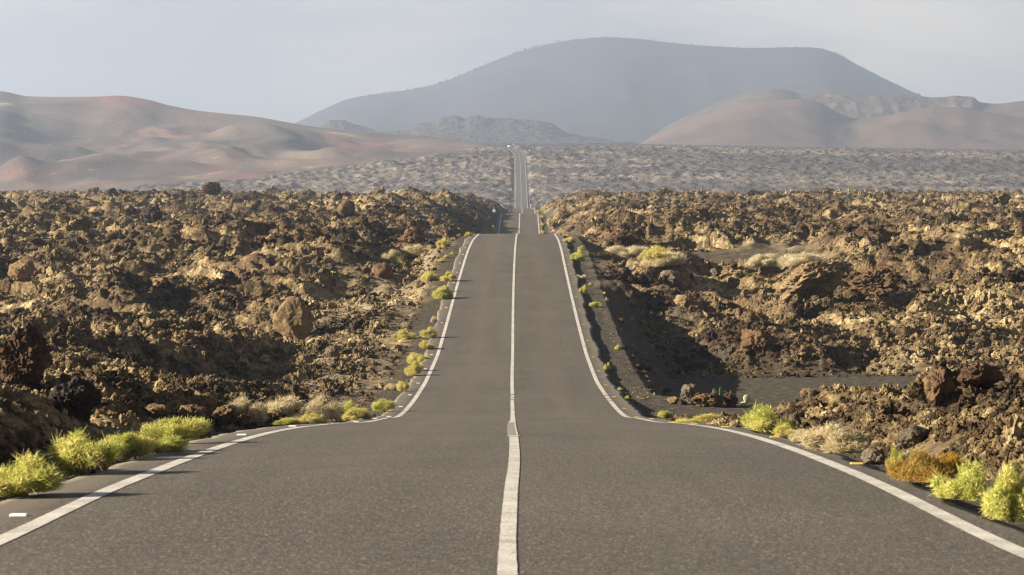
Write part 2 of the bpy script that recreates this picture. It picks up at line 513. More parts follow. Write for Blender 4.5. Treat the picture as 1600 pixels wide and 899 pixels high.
base = mixc(n, attr(n, 'edge'), base, (0.135, 0.119, 0.094))
n.links.new(base, b.inputs['Base Color'])
b.inputs['Roughness'].default_value = 0.82
b.inputs['Specular IOR Level'].default_value = 0.3
bump(n, b, grain.outputs['Green'], 0.35, 0.006)
M['asphalt'] = m

# white road paint
m, n, b = new_mat('road_paint')
pos = geo_pos(n)
v = tex_noise(n, 45.0, pos, 4.0, 0.7)
v2 = tex_noise(n, 2.2, pos, 3.0, 0.6)
k = math_n(n, 'ADD', v, math_n(n, 'MULTIPLY', math_n(n, 'SUBTRACT', v2, 0.5), 0.5))
c = ramp(n, k, [(0.33, (0.192, 0.18, 0.168)), (0.47, (0.432, 0.42, 0.396)), (0.63, (0.57, 0.56, 0.53))])
n.links.new(c, b.inputs['Base Color'])
b.inputs['Roughness'].default_value = 0.7
M['paint'] = m
m, n, b = new_mat('worn_road_paint')
pos = geo_pos(n)
c = ramp(n, tex_noise(n, 38.0, pos, 4.0, 0.7), [(0.36, (0.104, 0.1, 0.092)), (0.62, (0.32, 0.304, 0.28))])
n.links.new(c, b.inputs['Base Color'])
M['worn_paint'] = m

def plain(name, col, rough=0.6, var=0.12, scale=14.0, metal=0.0):
    m, n, b = new_mat(name)
    v = tex_noise(n, scale, geo_pos(n), 3.0)
    lo = tuple(x * (1 - var) for x in col); hi = tuple(min(1, x * (1 + var)) for x in col)
    n.links.new(ramp(n, v, [(0.3, lo), (0.7, hi)]), b.inputs['Base Color'])
    b.inputs['Roughness'].default_value = rough
    b.inputs['Metallic'].default_value = metal
    return m

M['stud_white'] = plain('stud_white', (0.75, 0.75, 0.73), 0.4)
M['stud_yellow'] = plain('stud_yellow', (0.50, 0.36, 0.09), 0.4)
M['steel'] = plain('galvanised_steel', (0.45, 0.45, 0.44), 0.45, metal=0.4)
M['sign_white'] = plain('sign_white', (0.78, 0.78, 0.7605), 0.4, 0.03)
M['sign_red'] = plain('sign_red', (0.62, 0.03, 0.035), 0.4, 0.05)
M['sign_black'] = plain('sign_black', (0.02, 0.02, 0.02), 0.4)
M['sign_green'] = plain('sign_green', (0.40, 0.52, 0.44), 0.5)
M['car_paint'] = plain('car_paint', (0.80, 0.80, 0.80), 0.25, 0.03)
M['rubber'] = plain('rubber', (0.02, 0.02, 0.02), 0.8)
M['glass_dark'] = plain('dark_glass', (0.03, 0.035, 0.04), 0.1)
M['wood'] = plain('dry_stem', (0.20, 0.14, 0.08), 0.9, 0.3, 30)

def leaf_material(name, stops):
    m, n, b = new_mat(name)
    f = attr(n, 'tone')
    c = ramp(n, f, stops)
    n.links.new(c, b.inputs['Base Color'])
    b.inputs['Roughness'].default_value = 0.7
    tr = n.nodes.new('ShaderNodeBsdfTranslucent')
    n.links.new(c, tr.inputs['Color'])
    ms = n.nodes.new('ShaderNodeMixShader')
    ms.inputs['Fac'].default_value = 0.42
    out = n.nodes['Material Output']
    n.links.new(b.outputs['BSDF'], ms.inputs[1])
    n.links.new(tr.outputs['BSDF'], ms.inputs[2])
    n.links.new(ms.outputs['Shader'], out.inputs['Surface'])
    return m

M['leaf_green'] = leaf_material('green_twigs', [(0.0, (0.1449, 0.1812, 0.03433)), (0.35, (0.3986, 0.4348, 0.09299)), (0.65, (0.6643, 0.6522, 0.2003)), (0.9, (0.8455, 0.7609, 0.4005)), (1.0, (0.5556, 0.2899, 0.1288))])
M['leaf_yellow'] = leaf_material('yellow_green_twigs', [(0.0, (0.2416, 0.2295, 0.05722)), (0.4, (0.5435, 0.5073, 0.1431)), (0.8, (0.7488, 0.6643, 0.3148)), (1.0, (0.6039, 0.4107, 0.186))])
M['leaf_straw'] = leaf_material('straw_twigs', [(0.0, (0.3366, 0.2772, 0.1485)), (0.4, (0.5544, 0.4851, 0.297)), (0.8, (0.693, 0.6138, 0.4158)), (1.0, (0.7722, 0.7128, 0.5346))])
M['leaf_cream'] = leaf_material('cream_twigs', [(0.0, (0.42, 0.36, 0.22)), (0.4, (0.62, 0.55, 0.36)), (0.8, (0.78, 0.71, 0.51)), (1.0, (0.84, 0.79, 0.62))])
M['leaf_orange'] = leaf_material('orange_twigs', [(0.0, (0.1505, 0.1391, 0.02317)), (0.38, (0.3475, 0.3128, 0.0695)), (0.5, (0.4401, 0.2664, 0.08108)), (0.75, (0.5328, 0.3128, 0.09266)), (1.0, (0.6718, 0.5096, 0.1737))])
M['leaf_amber'] = leaf_material('amber_twigs', [(0.0, (0.264, 0.1452, 0.0132)), (0.6, (0.4092, 0.264, 0.0198)), (1.0, (0.462, 0.3432, 0.066))])
M['leaf_dark'] = leaf_material('dark_scrub', [(0.0, (0.02, 0.022, 0.012)), (1.0, (0.06, 0.06, 0.035))])
M['cactus'] = plain('cactus_skin', (0.13, 0.19, 0.10), 0.6, 0.25, 18)
M['cactus_pale'] = plain('pale_cactus_skin', (0.42, 0.50, 0.28), 0.6, 0.15, 18)

# ------------------------------------------------------------------ the ground: one sheet from the camera to the hills
def seg(a, b, n):
    return list(a * (b / a) ** (np.arange(n) / n))
rows = seg(3.0, 13.0, 22) + seg(13.0, 122.0, 830) + seg(122.0, 215.0, 430) + seg(215.0, 720.0, 450) + seg(720.0, 1250.0, 36)
rows += list(np.linspace(1250, 1960, 360, endpoint=False)) + list(np.linspace(1960, 3200, 110, endpoint=False)) + list(np.linspace(3200, 7000, 24))
rows = np.array(rows)
cols = np.concatenate([np.linspace(-7000, -700, 22, endpoint=False), np.linspace(-700, -60, 90, endpoint=False), np.arange(-60, 1660, 2.0),
                       np.linspace(1660, 2300, 60), np.linspace(2400, 8600, 22)])
tt = (cols - CX) / FPX
DD, TT = np.meshgrid(rows, tt, indexing='ij')
XX = DD * TT
ZZ = np.empty_like(XX)
for i in range(0, len(rows), 200):
    ZZ[i:i + 200] = H(XX[i:i + 200], DD[i:i + 200])
verts = np.stack([XX, DD, ZZ], -1).reshape(-1, 3)
me = np_mesh('ground', verts, grid_quads(len(rows), len(cols)))
u, au, w, flat, track, terr = masks(XX, DD)
ew = 0.8 * perlin(XX / 1.7, DD / 2.2, 61) + 0.4 * perlin(XX / 0.5, DD / 0.6, 62)
nearv = 1 - sstep(60, 85, DD)
leftv = (u < 0) * (1 - nearv)
shoulder = 1 - sstep(5.3 - 0.8 * nearv - 0.75 * leftv, 6.2 - 1.2 * nearv - 0.9 * leftv, au + ew * (0.7 - 0.4 * nearv))
rslope = sstep(1, 3, u) * (1 - sstep(8.5, 11.5, u + 2 * ew)) * sstep(90, 98, DD) * (1 - sstep(142, 162, DD))
cind = np.clip(np.maximum.reduce([shoulder, rslope, flat, track * 0.85, terr * 0.8]), 0, 1)
cind = cind * (1 - sstep(900, 1200, DD))
lsl = sstep(-13, -8.5, u + ew) * (1 - sstep(-5.7, -4.7, u + ew)) * sstep(70, 90, DD) * (1 - sstep(215, 240, DD)) * 0.75
soil = np.maximum(lsl * sstep(-0.2, 0.35, perlin(XX / 1.1, DD / 2.0, 63)), sstep(0.28, 0.42, perlin(XX / 11.0, DD / 16.0, 64)) * 0.5 * sstep(7, 12, au))
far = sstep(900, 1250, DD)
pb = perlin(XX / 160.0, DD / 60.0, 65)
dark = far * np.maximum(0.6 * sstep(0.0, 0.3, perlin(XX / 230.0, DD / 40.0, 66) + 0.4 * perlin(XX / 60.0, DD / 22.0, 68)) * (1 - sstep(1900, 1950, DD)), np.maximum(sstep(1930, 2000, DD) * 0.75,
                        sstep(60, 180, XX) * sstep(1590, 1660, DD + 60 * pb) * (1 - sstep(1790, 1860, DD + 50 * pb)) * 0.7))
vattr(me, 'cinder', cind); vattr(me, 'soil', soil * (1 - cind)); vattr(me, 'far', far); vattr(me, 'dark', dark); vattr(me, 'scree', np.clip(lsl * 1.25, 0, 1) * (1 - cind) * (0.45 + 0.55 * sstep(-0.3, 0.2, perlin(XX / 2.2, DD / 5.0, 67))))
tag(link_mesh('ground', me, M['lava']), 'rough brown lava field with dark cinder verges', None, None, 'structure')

# ground behind the camera
gx = np.linspace(-300, 300, 41); gy = np.linspace(-70, 3.0, 12)
GX, GY = np.meshgrid(gx, gy)
me = np_mesh('ground', np.stack([GX, GY, z_road(GY) - 0.45], -1).reshape(-1, 3), grid_quads(12, 41))
for a_ in ('soil', 'far', 'dark', 'scree'): vattr(me, a_, np.zeros(12 * 41))
vattr(me, 'cinder', np.full(12 * 41, 0.7))
tag(link_mesh('ground', me, M['lava']), 'cinder ground beside the road behind the viewer', None, None, 'structure')
del XX, DD, TT, ZZ, verts, cind, soil, far, dark, ew, u, au

# ------------------------------------------------------------------ road
HALF = 3.25
rd = np.concatenate([np.linspace(-60, 12, 40, endpoint=False), 12 * (240 / 12.0) ** (np.arange(700) / 700), np.arange(240, 800, 2.0),
                     np.arange(800, 1300, 10.0), np.arange(1300, 2260, 4.0)])
uu = np.array([-1.0, -0.999, -0.97, -0.93, -0.87, -0.80, -0.70, -0.6, -0.5, -0.4, -0.3, -0.2, -0.1, 0.0, 0.1, 0.2, 0.3, 0.4, 0.5, 0.6, 0.7, 0.80, 0.87, 0.93, 0.97, 0.999, 1.0])
DDr, UU = np.meshgrid(rd, uu, indexing='ij')
edge_l = 3.84 + 0.10 * perlin(rd / 1.1, rd * 0 + 3.3, 71) + 0.10 * perlin(rd / 4.0, rd * 0 + 1.3, 72)
edge_r = 3.86 - 0.22 * (1 - sstep(34, 60, rd)) + 0.09 * perlin(rd / 1.3, rd * 0 + 7.3, 73) + 0.10 * perlin(rd / 4.4, rd * 0 + 9.3, 74)
lat = np.where(UU < 0, UU * edge_l[:, None], UU * edge_r[:, None])
camber = -0.012 * np.abs(lat)
XR = road_mid(DDr) + lat
ZR = z_road(DDr) + camber
ZR[:, 0] -= 0.45; ZR[:, -1] -= 0.45
me = np_mesh('road', np.stack([XR, DDr, ZR], -1).reshape(-1, 3), grid_quads(len(rd), len(uu)), True)
al = np.abs(lat)
oil = np.exp(-((al - 1.62) / 0.30) ** 2) * sstep(20, 60, DDr)
vattr(me, 'oil', oil)
vattr(me, 'edge', sstep(3.42, 3.7, al + 0.12 * perlin(XR * 2.0, DDr / 1.5, 75)))
tag(link_mesh('road', me, M['asphalt']), None, None, None, 'structure')

def road_z(D, lat):
    return z_road(D) - 0.012 * np.abs(lat)

def ribbon(name, d, lo, hi, mat, lift=0.004):
    d = np.asarray(d, float)
    lo = np.broadcast_to(lo, d.shape); hi = np.broadcast_to(hi, d.shape)
    lv = lift + 0.00002 * np.maximum(d, 0)
    c = []
    for k in (0.0, 0.5, 1.0):
        l = lo + (hi - lo) * k
        c.append(np.stack([road_mid(d) + l, d, road_z(d, l) + lv], -1))
    v = np.stack(c, 1).reshape(-1, 3)
    o = link_mesh(name, np_mesh(name, v, grid_quads(len(d), 3), True), mat)
    tag(o, None, None, None, 'structure')
    return o

def line_d(a, b):
    return np.concatenate([[a], rd[(rd > a) & (rd < b)], [b]])
def wob(d, s):
    return 0.003 * perlin(d / 3.0, d * 0 + s, 76) + 0.003 * perlin(d / 0.4, d * 0 + s, 77)
LW = 0.15
def lw(d): return LW + 0.05 * sstep(150, 600, d) + 0.03 * sstep(1200, 1500, d)
d = line_d(-60, 2240)
ribbon('road_marking', d, -HALF - lw(d) / 2 + wob(d, 1.1), -HALF + lw(d) / 2 + wob(d, 2.1), M['paint'])
for a, b_ in ((-60, 84.3), (84.75, 86.0), (86.45, 87.7), (88.15, 2240)):
    d = line_d(a, b_)
    ribbon('road_marking', d, HALF - lw(d) / 2 + wob(d, 3.1), HALF + lw(d) / 2 + wob(d, 4.1), M['paint'])
    c_ = mid_off(d)
    dd = d if a > -60 else line_d(45, b_)
    cc = mid_off(dd)
    if a < 0:
        d0 = line_d(-60, 32.0); c0 = mid_off(d0)
        ribbon('road_marking', d0, c0 - 0.055 + wob(d0, 5.1), c0 + 0.055 + wob(d0, 6.1), M['paint'])
        ribbon('road_marking', np.linspace(32.0, 32.3, 4), 0.123 - 0.080, 0.123 + 0.080, M['paint'], 0.008)
        dw = line_d(32.3, 45); cw = mid_off(dw)
        ribbon('road_marking', dw, cw - 0.075, cw + 0.035, M['worn_paint'])
        ribbon('road_marking', dw, cw + 0.038, cw + 0.062, M['paint'])
        d1 = line_d(45, b_); c1 = mid_off(d1)
        ribbon('road_marking', d1, c1 - 0.07, c1 + 0.05, M['paint'])
    else:
        ribbon('road_marking', d, c_ - lw(d) / 2 * 0.85 + wob(d, 5.1), c_ + lw(d) / 2 * 0.85 + wob(d, 6.1), M['paint'])

# raised reflective studs on the shoulders
def stud_mesh(name, mat):
    bm = bmesh.new()
    prof = [(-0.045, 0.0), (-0.028, 0.016), (0.028, 0.016), (0.045, 0.0)]
    ring = []
    for x in (-0.065, -0.056, 0.056, 0.065):
        k = 0.55 if abs(x) > 0.06 else 1.0
        ring.append([bm.verts.new((x, y * (0.8 + 0.2 * k), z * k)) for y, z in prof])
    for i in range(3):
        for j in range(3):
            bm.faces.new((ring[i][j], ring[i + 1][j], ring[i + 1][j + 1], ring[i][j + 1]))
    bm.faces.new(ring[0][::-1]); bm.faces.new(ring[-1])
    bmesh.ops.recalc_face_normals(bm, faces=bm.faces)
    me = bpy.data.meshes.new(name); bm.to_mesh(me); bm.free()
    me.materials.append(mat)
    return me
sw, sy = stud_mesh('road_stud', M['stud_white']), stud_mesh('road_stud', M['stud_yellow'])
for k in range(23):
    D = 18.7 + 7.75 * k
    for side, me in ((-1, sw), (1, sy)):
        l = side * 3.50
        if side > 0 and k == 0: continue
        DD_ = D - (1.15 if side > 0 else 0)
        o = link_mesh('road_stud', me)
        o.location = (float(road_mid(DD_)) + l, DD_, float(road_z(DD_, l)) + 0.003)
        sl = math.atan(float(z_road(DD_ + 0.5) - z_road(DD_ - 0.5)))
        o.rotation_euler = (sl, 0, 0)
        if side < 0:
            tag(o, 'white reflective road stud on the asphalt outside the left edge line', 'road stud', 'white studs along the left edge line')
        else:
            tag(o, 'yellow reflective road stud on the asphalt outside the right edge line', 'road stud', 'yellow studs along the right edge line')

# ------------------------------------------------------------------ hills
def polar_patch(name, pxs, ds, yfun, extra, mat, attrs=None, smooth=True):
    PX, D = np.meshgrid(pxs, ds, indexing='ij')
    X = (PX - CX) * D / FPX
    Z = -(yfun(PX, D) - HY) * D / FPX + extra(X, D, PX)
    me = np_mesh(name, np.stack([X, D, Z], -1).reshape(-1, 3), grid_quads(len(pxs), len(ds)), smooth)
    if attrs:
        for k, fn in attrs.items(): vattr(me, k, fn(PX, D))
    o = link_mesh(name, me, mat)
    tag(o, None, None, None, 'structure')
    return o

def blob(PX, D, items):
    v = np.zeros_like(PX)
    warp = 14 * perlin(PX / 18.0, D / 40.0, 86)
    for px, dc, sx, sd_, k in items:
        v = np.maximum(v, k * np.exp(-((PX + warp - px) / sx) ** 2 - ((D + warp - dc) / sd_) ** 2))
    return v
m, n, b = new_mat('volcanic_ash')
pos = geo_pos(n)
big = tex_noise(n, 0.0052, pos, 9.0, 0.56)
c = ramp(n, big, [(0.33, (0.0547, 0.04508, 0.04296)), (0.46, (0.09112, 0.07293, 0.06444)), (0.58, (0.1531, 0.114, 0.08947)), (0.72, (0.1386, 0.08954, 0.0716))])
c = mixc(n, attr(n, 'red'), c, (0.20, 0.08, 0.062))
c = mixc(n, attr(n, 'pale'), c, (0.45, 0.36, 0.26))
sp = ramp(n, tex_noise(n, 0.09, pos, 3.0, 0.5), [(0.69, 0.0), (0.73, 1.0)])
c = mixc(n, math_n(n, 'MULTIPLY', sp, 0.55), c, (0.42, 0.38, 0.30))
n.links.new(c, b.inputs['Base Color'])
bump(n, b, tex_noise(n, 0.10, pos, 8.0, 0.7), 0.8, 2.2)
M['ash'] = m
polar_patch('ash_hill', np.arange(-900, 960, 3.0), np.concatenate([np.arange(1400, 2700, 7.0), np.arange(2700, 3300, 60.0)]), hill_y, hill_x, M['ash'],
            {'red': lambda P, D: blob(P, D, [(195, 2620, 75, 60, .85), (275, 2350, 60, 45, .8), (95, 2250, 60, 40, .45), (30, 2050, 40, 40, .5), (10, 1900, 25, 40, .7),
                                             (340, 1750, 16, 35, .9), (395, 1640, 34, 30, .95), (40, 1700, 40, 30, .5), (560, 2330, 60, 70, .9), (500, 2480, 60, 40, .5),
                                             (170, 2180, 70, 25, .5), (640, 2250, 60, 60, .5)]),
             'pale': lambda P, D: blob(P, D, [(270, 2400, 40, 14, .7), (525, 2400, 42, 18, .9), (6, 2500, 12, 30, .8), (330, 1700, 40, 12, .4), (560, 2360, 30, 12, .5)])})

# --- the big dark mountain
ms_ = Pchip([(-600, 290), (200, 262), (400, 215), (470, 188), (500, 173), (550, 153), (600, 145), (650, 138), (690, 128), (750, 104), (800, 84), (850, 69.5),
             (900, 61), (950, 57.5), (1000, 60), (1050, 66), (1100, 70.5), (1180, 74), (1250, 73), (1280, 74.5), (1300, 80), (1350, 106), (1400, 131), (1430, 145),
             (1460, 157), (1520, 178), (1600, 202), (1800, 240), (2400, 285)])
def mtn_y(PX, D):
    t = np.clip((D - 4100) / 1400.0, 0, 1)
    s_ = ms_(PX)
    base = np.maximum(240.0, s_ + 4)
    y = base + (s_ - base) * (0.8 * t + 0.2 * t * t * (3 - 2 * t))
    return np.where(D > 5500, s_ + (D - 5500) * 0.25, y)
m, n, b = new_mat('mountain_scrub_haze_tint')
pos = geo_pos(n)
c = ramp(n, tex_noise(n, 0.012, pos, 6.0, 0.6), [(0.3, (0.030, 0.029, 0.046)), (0.7, (0.052, 0.049, 0.066))])  # dark scrub colour with the blue-violet of distant haze put into it
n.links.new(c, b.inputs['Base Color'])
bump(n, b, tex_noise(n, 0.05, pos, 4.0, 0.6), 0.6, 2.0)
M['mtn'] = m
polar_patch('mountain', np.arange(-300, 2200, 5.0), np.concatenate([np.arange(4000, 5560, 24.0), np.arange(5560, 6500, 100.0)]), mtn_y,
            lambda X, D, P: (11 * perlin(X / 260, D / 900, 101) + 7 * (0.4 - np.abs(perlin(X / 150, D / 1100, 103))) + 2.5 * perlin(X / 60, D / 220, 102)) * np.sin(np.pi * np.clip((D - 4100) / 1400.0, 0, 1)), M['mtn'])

# --- crater hills at the right
cf = Pchip([(850, 262), (960, 243), (1010, 219), (1050, 200), (1100, 181), (1150, 166), (1200, 158), (1250, 155), (1280, 160), (1310, 176), (1340, 185), (1370, 183),
            (1420, 173), (1465, 167), (1500, 167), (1540, 174), (1600, 185), (1750, 205), (2000, 235), (2400, 262)])
def cone_y(PX, D):
    t = np.clip((D - 3000) / 420.0, 0, 1)
    s_ = cf(PX); base = np.maximum(244.0, s_ + 3)
    y = base + (s_ - base) * (0.75 * t + 0.25 * np.sin(t * math.pi / 2))
    return np.where(D > 3420, s_ + (D - 3420) * 0.22, y)
m, n, b = new_mat('crater_slope')
pos = geo_pos(n)
c = ramp(n, tex_noise(n, 0.008, pos, 4.0, 0.5), [(0.34, (0.0825, 0.05844, 0.04537)), (0.52, (0.1169, 0.07906, 0.05844)), (0.68, (0.1306, 0.08594, 0.06187))])
sp = ramp(n, tex_noise(n, 0.07, pos, 2.0, 0.5), [(0.64, 0.0), (0.70, 1.0)])
c = mixc(n, math_n(n, 'MULTIPLY', sp, 0.55), c, (0.07, 0.07, 0.05))
n.links.new(c, b.inputs['Base Color'])
bump(n, b, tex_noise(n, 0.09, pos, 5.0, 0.6), 0.6, 1.5)
M['crater'] = m
polar_patch('crater_hill', np.arange(850, 2100, 4.0), np.concatenate([np.arange(2960, 3480, 9.0), np.arange(3480, 3800, 40.0)]), cone_y,
            lambda X, D, P: (6 * perlin(X / 120, D / 260, 111) + 2 * perlin(X / 35, D / 70, 112)) * np.sin(np.pi * np.clip((D - 3000) / 440.0, 0, 1)), M['crater'])
# the rear rim with its cliff
cr_ = Pchip([(1000, 225), (1050, 193), (1100, 170), (1150, 150), (1180, 142), (1212, 138.5), (1235, 142), (1255, 148), (1275, 147), (1300, 145), (1350, 146), (1400, 147),
             (1440, 151), (1470, 152), (1495, 150), (1520, 152), (1532, 160), (1560, 162), (1600, 158), (1750, 168), (2000, 225), (2400, 262)])
def rim_y(PX, D):
    t = np.clip((D - 3560) / 240.0, 0, 1)
    s_ = cr_(PX)
    cl = sstep(1225, 1290, PX) * (1 - sstep(1500, 1560, PX))
    base = np.maximum(215.0, s_ + 3)
    smooth_p = 0.7 * t + 0.3 * np.sin(t * math.pi / 2)
    cliff_p = 0.55 * t + 0.45 * sstep(0.55, 0.9, t)
    y = base + (s_ - base) * (smooth_p * (1 - cl) + cliff_p * cl)
    return np.where(D > 3800, s_ + (D - 3800) * 0.2, y)
def rim_x(X, D, P):
    cl = sstep(1225, 1290, P) * (1 - sstep(1510, 1560, P))
    t = np.clip((D - 3560) / 250.0, 0, 1)
    rk = 0.6 * 7 * (0.4 - np.abs(perlin(X / 40, D / 50, 121))) + 2.2 * perlin(X / 17, D / 24, 122) + 1.2 * perlin(X / 8, D / 10, 123)
    return rk * cl * np.sin(np.pi * t) ** 0.6 + 2.0 * perlin(X / 60, D / 120, 124) * (1 - cl) * np.sin(np.pi * t)
m, n, b = new_mat('crater_cliff')
pos = geo_pos(n)
mpn = N(n, 'ShaderNodeMapping')
mpn.inputs['Scale'].default_value = (1.0, 1.0, 2.4)
n.links.new(pos, mpn.inputs['Vector'])
c = ramp(n, tex_noise(n, 0.035, mpn.outputs['Vector'], 6.0, 0.65), [(0.32, (0.055, 0.043, 0.037)), (0.5, (0.085, 0.066, 0.054)), (0.68, (0.135, 0.107, 0.084))])
n.links.new(c, b.inputs['Base Color'])
bump(n, b, tex_noise(n, 0.1, pos, 5.0, 0.7), 0.8, 2.5)
M['cliff'] = m
polar_patch('crater_rim', np.arange(960, 2100, 2.5), np.concatenate([np.arange(3500, 3860, 6.0), np.arange(3860, 4050, 30.0)]), rim_y, rim_x, M['cliff'], None, False)

# --- dark lava mounds in front of the mountain
m, n, b = new_mat('dark_lava')
pos = geo_pos(n)
c = ramp(n, tex_noise(n, 0.05, pos, 6.0, 0.7), [(0.3, (0.021, 0.0192, 0.018)), (0.55, (0.051, 0.0432, 0.0384)), (0.75, (0.102, 0.081, 0.069))])
n.links.new(c, b.inputs['Base Color'])
bump(n, b, tex_noise(n, 0.15, pos, 5.0, 0.7), 0.8, 1.5)
M['dark_lava'] = m
mound = Pchip([(420, 235), (480, 216), (505, 193), (518, 186), (535, 186), (560, 193), (600, 203), (640, 200), (655, 191), (675, 188), (695, 180), (712, 178), (725, 182), (738, 178), (752, 179), (775, 183),
               (800, 182), (820, 185), (850, 187), (866, 192), (885, 205), (920, 212), (960, 218), (1000, 222), (1040, 232), (1100, 245), (1200, 262)])
def mound_y(PX, D):
    t = np.clip((D - 3360) / 340.0, 0, 1)
    s_ = mound(PX) + 3.0; base = np.maximum(224.0, s_ + 1)
    y = base + (s_ - base) * (0.5 * t + 0.5 * t * t)
    return np.where(D > 3700, s_ + (D - 3700) * 0.25, y)
polar_patch('lava_mound', np.arange(420, 1200, 2.0), np.concatenate([np.arange(3280, 3760, 6.0), np.arange(3760, 4000, 30.0)]), mound_y,
            lambda X, D, P: (2.5 * (0.4 - np.abs(perlin(X / 40, D / 60, 131))) + 1.7 * perlin(X / 14, D / 20, 132) + 1.2 * perlin(X / 6, D / 9, 133)) * np.clip((D - 3270) / 200.0, 0, 1), M['dark_lava'], None, False)

# --- scrub on the skyline of the mountain: one uncountable fringe
sv, st_ = [], []
for k in range(230):
    px = rng.uniform(520, 1440)
    y0 = float(ms_(px)); D = 5490 + rng.uniform(-90, 0)
    x = (px - CX) * D / FPX; z = -(y0 + (5500 - D) * 0.02 - HY) * D / FPX
    r = rng.uniform(1.0, 3.6) * (0.6 if rng.random() < 0.6 else 1.0)
    base = len(sv)
    for q in range(9):
        a1, a2 = rng.uniform(0, 2 * math.pi), rng.uniform(0.1, 1.0)
        ctr = np.array([x + r * math.cos(a1) * (1 - a2 * 0.5), D + r * math.sin(a1) * 0.7, z + r * a2 * 0.8])
        bi = len(sv)
        for _ in range(3):
            sv.append(ctr + rng.normal(0, r * 0.45, 3))
        st_.append((bi, bi + 1, bi + 2))
me = np_mesh('scrub', sv, None, False, st_)
vattr(me, 'tone', rng.uniform(0, 1, len(sv)))
tag(link_mesh('skyline_scrub', me, M['leaf_dark']), 'dark scrub fringing the skyline of the big mountain', None, None, 'stuff')

# ------------------------------------------------------------------ haze
hz = bpy.data.materials.new('haze')
hz.use_nodes = True
n = hz.node_tree
n.nodes.clear()
o_ = n.nodes.new('ShaderNodeOutputMaterial')
pv = n.nodes.new('ShaderNodeVolumePrincipled')
pv.inputs['Color'].default_value = (0.59, 0.73, 1.0, 1)
pv.inputs['Density'].default_value = 2.15e-4
pv.inputs['Anisotropy'].default_value = 0.4
n.links.new(pv.outputs['Volume'], o_.inputs['Volume'])
bm = bmesh.new()
bmesh.ops.create_cube(bm, size=1.0)
me = bpy.data.meshes.new('haze'); bm.to_mesh(me); bm.free()
ho = link_mesh('haze', me, hz)
zlo, zhi = -320.0, 345.0
ho.scale = (26000, 7400, zhi - zlo)
ho.location = (0, 3600, (zhi + zlo) / 2)
tag(ho, None, None, None, 'stuff')

# ------------------------------------------------------------------ boulders
def rock_mesh(name, seed, sub=3, cuts=9, rough=0.22, flat=1.0, freq=1.6, cutd=(0.62, 0.92)):
    fine = sub >= 4
    r_ = random.Random(seed)
    bm = bmesh.new()
    bmesh.ops.create_icosphere(bm, subdivisions=sub, radius=1.0)
    planes = []
    for _ in range(cuts):
        v = Vector((r_.gauss(0, 1), r_.gauss(0, 1), r_.gauss(0, 1))).normalized()
        planes.append((v, r_.uniform(*cutd)))
    off = Vector((seed * 7.31, seed * 3.17, seed * 1.73))
    for v in bm.verts:
        d = v.co.normalized()
        rad = 1.0
        for pn, pd in planes:
            k = d.dot(pn)
            if k > 1e-3: rad = min(rad, pd / k)
        nse = mnoise.fractal(d * freq + off, 0.9, 2.1, 5)
        rdg = abs(mnoise.noise(d * freq * 2.7 + off * 1.3))
        rad *= 1 + rough * nse * 0.8 + rough * 0.6 * (0.35 - rdg)
        rad += rough * 0.25 * mnoise.noise(d * freq * 7.0 + off)
        if fine:
            rad += rough * 0.30 * (0.3 - abs(mnoise.noise(d * freq * 5.0 - off))) + rough * 0.16 * mnoise.noise(d * freq * 15.0 + off) + rough * 0.10 * mnoise.noise(d * freq * 31.0 + off)
        v.co = d * rad * 0.5
        v.co.z *= flat
    me = bpy.data.meshes.new(name); bm.to_mesh(me); bm.free()
    if sub >= 5:
        for p in me.polygons: p.use_smooth = True
    return me

def set_rock(o, px, py, wpx, hpx, rz=0.0, sink=0.16, tilt=(0, 0), depth=1.0, d0=13.0):
    X, D, z = place(px, py, d0)
    s = D / FPX
    w, h = wpx * s, hpx * s
    me = o.data
    co = np.empty(len(me.vertices) * 3, np.float32); me.vertices.foreach_get('co', co); co = co.reshape(-1, 3)
    ext = co.max(0) - co.min(0)
    o.scale = (w / ext[0], w * depth / ext[1], h * (1 + sink) / ext[2])
    o.rotation_euler = (tilt[0], tilt[1], rz)
    D = D + w * depth * 0.35
    X = (px - CX) * D / FPX
    o.location = (X, D, z - h * sink - co.min(0)[2] * o.scale[2])
    HCLEAR.append((X, D, w, h))
    return o

